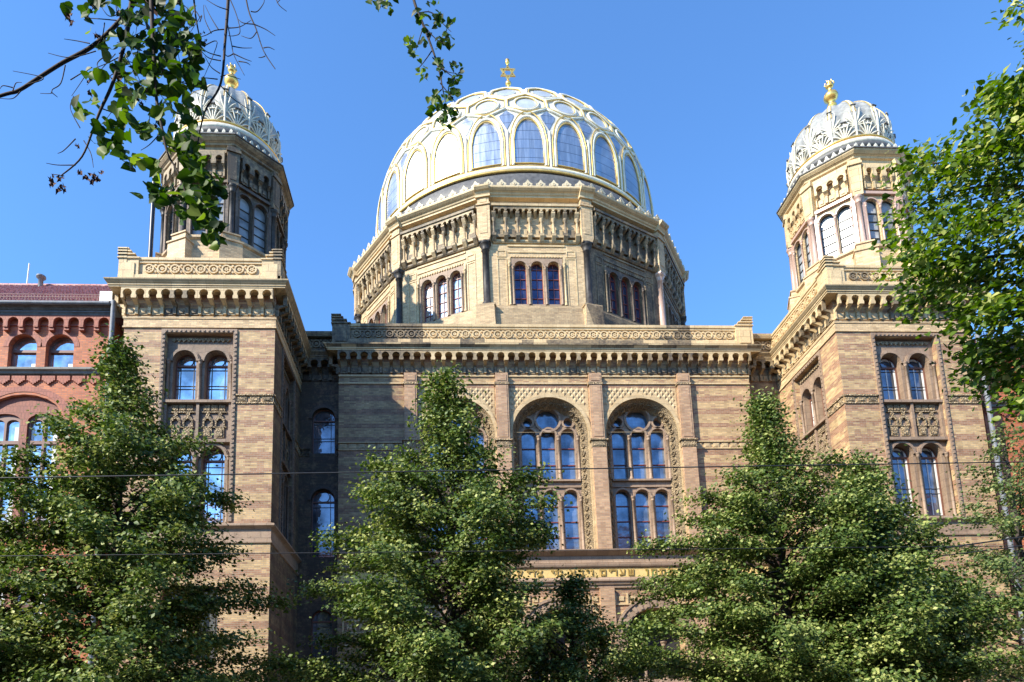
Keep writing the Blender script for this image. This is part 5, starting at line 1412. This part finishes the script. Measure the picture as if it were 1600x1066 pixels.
for (x_, y_, n, sx, sy, tl) in ((586, 5, 7, 6, 5, .35), (604, 6, 7, 7, 5, .5), (612, 22, 2, 3, 3, .5), (655, 28, 4, 5, 4, .3), (646, 22, 1, 1, 1, .3), (678, 5, 3, 8, 4, .3), (680, 22, 5, 6, 4, .15), (690, 32, 9, 8, 4, .15), (700, 36, 3, 4, 3, .15), (643, 65, 6, 6, 3, .9), (646, 85, 6, 6, 6, .6), (665, 60, 4, 4, 8, .2), (662, 48, 2, 2, 4, .2), (697, 52, 4, 4, 5, .15), (705, 56, 2, 2, 4, .15), (699, 68, 8, 5, 6, .15), (687, 70, 3, 3, 5, .15), (685, 100, 5, 4, 5, .2), (687, 118, 3, 4, 4, .2), (695, 107, 4, 6, 4, .2), (710, 105, 5, 5, 4, .2), (662, 115, 5, 5, 5, .7), (658, 124, 2, 3, 3, .7), (716, 118, 4, 4, 7, .15), (708, 124, 3, 4, 4, .2), (709, 134, 2, 3, 3, .4), (702, 140, 3, 3, 5, .2), (704, 152, 3, 3, 4, .2), (714, 145, 4, 3, 6, .2), (684, 150, 6, 6, 5, .6), (678, 165, 7, 6, 6, .65), (695, 168, 8, 6, 5, .4), (690, 182, 8, 6, 5, .35), (709, 172, 4, 4, 5, .2), (694, 192, 2, 3, 2, .6), (705, 185, 3, 3, 5, .3), (701, 196, 1, 1, 2, .8)):
    put(x_, y_, n, sx, sy, size=.042, Y=4.3, tl=tl)
P = np.array([tuple(p) for p in P]); n = len(P); nr = np.random.default_rng(3)
D = np.stack([nr.normal(0, .55, n), -.75 + nr.normal(0, .5, n), nr.normal(.25, .45, n)], 1)
leaf_mesh('foliage', P, D, np.array(S_), np.array(TT), lt, 'leaf_near', 'heart', LB, 4)
# crumpled brown leaves
dl = MB()
def crumple(px, py, s, Y=4.4):
    c = at(px, py, Y); k = 9; V = [c]
    for i in range(k):
        a = 2 * PI * i / k; r = s * (.25 if i % 2 else rng.uniform(.5, .85)); V.append(c + Vector((math.cos(a) * r * .6, rng.uniform(-.3, .3) * s, math.sin(a) * r - s * .1)))
    dl = MB(); dl.mesh(V, [(0, 1 + i, 1 + (i + 1) % k) for i in range(k)]); obj('dry_leaf', dl, 'dryleaf', lt)
for px, py, s in ((82, 285, .06), (90, 295, .055), (98, 290, .05), (92, 278, .05), (78, 278, .04), (125, 268, .05), (132, 275, .05), (146, 272, .05), (152, 278, .05), (143, 282, .045), (157, 270, .04), (108, 22, .07), (112, 32, .06), (122, 228, .035), (186, 122, .05), (140, 145, .045), (220, 160, .05), (240, 170, .05), (243, 195, .045), (185, 18, .05), (150, 55, .05), (240, 15, .07), (215, 130, .04), (244, 30, .05), (322, 62, .03), (318, 50, .025), (141, 122, .04), (230, 140, .05), (205, 60, .04), (142, 5, .05)): crumple(px, py, s); crumple(px + rng.uniform(-6, 6), py + rng.uniform(-6, 6), s * .8)

# near tree on the right
rt = thing('lime_tree', (8.4, 6.4, 0), 'near lime tree whose leafy boughs cover the upper right edge', 'tree')
RB = Vector((8.4, 6.4, 0))
mb = MB(); mb.tube(smooth_path([Vector((8.4, 6.4, 0)), Vector((8.5, 6.4, 3)), Vector((8.3, 6.5, 6)), Vector((8.4, 6.6, 10)), Vector((8.3, 6.6, 12))]), [.24 - .008 * i for i in range(21)], 10); obj('trunk', mb, 'bark', rt)
br = MB(); P = []; S_ = []; TT = []; DD = []
boughs = [([(1760, 60), (1680, 105), (1610, 130), (1560, 150), (1540, 165)], 22, .9), ([(1800, 20), (1700, 10), (1620, 12), (1578, 8)], 13, .16), ([(1800, 50), (1700, 55), (1640, 60), (1600, 58)], 10, .12), ([(1760, 200), (1660, 195), (1600, 200), (1540, 218), (1500, 240)], 30, 1.0), ([(1760, 300), (1650, 255), (1560, 235), (1480, 250), (1415, 262)], 30, 1.1), ([(1780, 340), (1660, 310), (1560, 290), (1480, 300), (1410, 330)], 32, 1.2),
          ([(1780, 400), (1660, 360), (1560, 345), (1480, 360), (1405, 385)], 32, 1.15), ([(1780, 440), (1660, 410), (1560, 400), (1480, 410), (1420, 420)], 30, 1.15), ([(1780, 500), (1660, 460), (1560, 440), (1480, 445), (1415, 468)], 28, 1.1), ([(1780, 540), (1660, 500), (1580, 480), (1520, 485), (1460, 500)], 26, 1.0), ([(1780, 600), (1680, 560), (1600, 535), (1540, 540), (1470, 560)], 26, 1.0), ([(1780, 640), (1690, 600), (1620, 580), (1560, 585), (1485, 600)], 24, 1.0), ([(1780, 660), (1700, 640), (1640, 625), (1600, 620), (1560, 640)], 18, .9), ([(1760, 240), (1700, 180), (1640, 150), (1590, 150)], 24, .8)]
for bi, (pts, spread, dn) in enumerate(boughs):
    Y = 6.2 + (bi % 3) * .35
    pts = [(a + (0 if bi in (1, 2) else (12 if bi < 9 else 34)), b) for a, b in pts]
    pp = [Vector((8.35, 6.5, 1.7 + at(pts[0][0], pts[0][1], Y).z * .75 + .6))] + [at(px, py, Y) for px, py in pts]
    path = smooth_path(pp, 6); n = len(path)
    br.tube(path, [.045 - .042 * (i / (n - 1)) for i in range(n)], 5)
    for k in range(int(165 * dn)):
        t = rng.random() ** .8 * .86 + .14; i = min(n - 2, int(t * (n - 1))); q = path[i].lerp(path[i + 1], t * (n - 1) - i)
        s_ = spread / 1088 * Y; gc = lambda: max(-1.25, min(1.25, rng.gauss(0, .8))); off = Vector((gc() * s_ * 1.15, rng.gauss(0, .06), gc() * s_ * .95))
        ce = Vector((0, 0, CH)); e = ce + (q + off - ce) * (1 + max(-.1, min(.1, rng.gauss(0, .05))))
        if k % 5 == 0 and (e - q).length < .5: br.tube([q, q.lerp(e, .5) + Vector((0, 0, .03)), e], [.006, .004, .002], 3)
        cl = rng.random() < .5
        for j in range(rng.randint(6, 10)):
            P.append(e + Vector((rng.gauss(0, .085), rng.gauss(0, .085), rng.gauss(-.01, .055)))); S_.append(rng.uniform(.042, .08)); TT.append(min(1, max(0, rng.gauss(.42, .2) + (.32 if cl and rng.random() < .3 else 0))))
            DD.append((rng.gauss(-.35, .45), rng.gauss(-.25, .5), rng.gauss(.8, .4)))
def outer_boughs(cx, cy, side, zlo, zhi, nb, br, P, S_, TT, DD):
    for i in range(nb):
        z = zlo + (zhi - zlo) * i / nb; a = side + rng.uniform(-1.1, 1.1); L = rng.uniform(1.8, 3.2) * (1 - .5 * i / nb)
        pts = [Vector((cx + math.cos(a) * L * t, cy + math.sin(a) * L * t, z + .5 * L * t - .4 * t * t)) for t in (0, .2, .4, .6, .8, 1)]
        br.tube(pts, [.05, .04, .032, .024, .015, .006], 5)
        for k in range(85):
            t = rng.uniform(.2, 1); q = pts[0].lerp(pts[5], t) + Vector((0, 0, .35 * t * (1 - t))); e = q + Vector((rng.gauss(0, .3), rng.gauss(0, .3), rng.gauss(0, .2)))
            if k % 4 == 0: br.tube([q, e], [.006, .002], 3)
            for j in range(8):
                P.append(e + Vector((rng.gauss(0, .09), rng.gauss(0, .09), rng.gauss(0, .06)))); S_.append(rng.uniform(.045, .08)); TT.append(min(1, max(0, rng.gauss(.42, .2)))); DD.append((rng.gauss(-.35, .45), rng.gauss(-.25, .5), rng.gauss(.8, .4)))
outer_boughs(8.4, 6.45, .1, 4.2, 11.8, 22, br, P, S_, TT, DD)
obj('branch', br, 'bark', rt)
P = np.array([tuple(p) for p in P])
leaf_mesh('foliage', P, np.array(DD), np.array(S_), np.array(TT), rt, 'leaf_gold', 'heart', RB, 8)

# ================================================================== OVERHEAD WIRES
def wire(p0, p1, r, sag, lab, grp=None):
    n = 24; a, b = p0, p1; d = b - a; a = a - d * 1.2; b = b + d * 1.2
    pts = [a.lerp(b, i / n) + Vector((0, 0, -sag * (1 - (2 * i / n - 1) ** 2))) for i in range(n + 1)]
    mb = MB(); mb.tube(pts, r, 5); o = obj('overhead_wire', mb, 'wire')
    o['label'] = lab; o['category'] = 'wire'; o['group'] = 'overhead tram wires'
wire(at(0, 747, 11), at(1600, 722, 11), .011, .0, 'thick black tram wire crossing the whole facade above the others')
wire(at(0, 869, 10), at(1600, 853, 10), .006, .0, 'thin grey tram wire crossing below the windows of the hall')
wire(at(1395, 868, 18), at(1600, 839, 18), .022, .0, 'upper black cable slanting up to the right behind the pale tree')
wire(at(1380, 880, 18.4), at(1600, 853, 18.4), .017, .0, 'lower black cable slanting up to the right behind the pale tree')

# ================================================================== CAMERA AND LIGHT
cam_d = bpy.data.cameras.new('camera'); cam = bpy.data.objects.new('camera', cam_d); COL.objects.link(cam)
cam.location = (0, 0, CH)
right = Vector([MX[i][0] for i in range(3)]); down = Vector([MX[i][1] for i in range(3)]); fwd = Vector([MX[i][2] for i in range(3)])
rot = Matrix((right, -down, -fwd)).transposed(); cam.rotation_euler = rot.to_euler()
cam_d.sensor_fit = 'HORIZONTAL'; cam_d.sensor_width = 36; cam_d.lens = CAMF / 1600 * 36
cam_d.shift_x = (800 - CAMX) / 1600; cam_d.shift_y = (CAMY - 533) / 1600
cam_d.clip_end = 3000; cam_d.clip_start = .1
scene.camera = cam
EL, AZ = R_(36.5), math.atan2(-math.sin(R_(57)), -math.cos(R_(57)))
w = bpy.data.worlds.new('World'); scene.world = w; w.use_nodes = True; nt = w.node_tree
bg = nt.nodes['Background'] if 'Background' in nt.nodes else nt.nodes.new('ShaderNodeBackground')
sky = nt.nodes.new('ShaderNodeTexSky'); sky.sky_type = 'NISHITA'; sky.sun_disc = False; sky.sun_elevation = EL; sky.sun_rotation = AZ
sky.air_density = 1.0; sky.dust_density = .15; sky.ozone_density = 1.6
tint = nt.nodes.new('ShaderNodeMix'); tint.data_type = 'RGBA'; tint.blend_type = 'MULTIPLY'; tint.inputs[0].default_value = 1
tint.inputs[7].default_value = (.76, 1.20, 1.62, 1)
nt.links.new(sky.outputs[0], tint.inputs[6]); nt.links.new(tint.outputs[2], bg.inputs[0]); bg.inputs[1].default_value = .122
ld = bpy.data.lights.new('sun', 'SUN'); lo = bpy.data.objects.new('sun', ld); COL.objects.link(lo)
ld.energy = 5.0; ld.angle = R_(.53); ld.color = (1, .93, .80)
sd = Vector((math.sin(AZ) * math.cos(EL), math.cos(AZ) * math.cos(EL), math.sin(EL)))
lo.rotation_euler = sd.to_track_quat('Z', 'Y').to_euler(); lo.location = sd * 60
scene.view_settings.view_transform = 'Standard'; scene.view_settings.look = 'None'; scene.view_settings.exposure = .95; scene.view_settings.gamma = 1
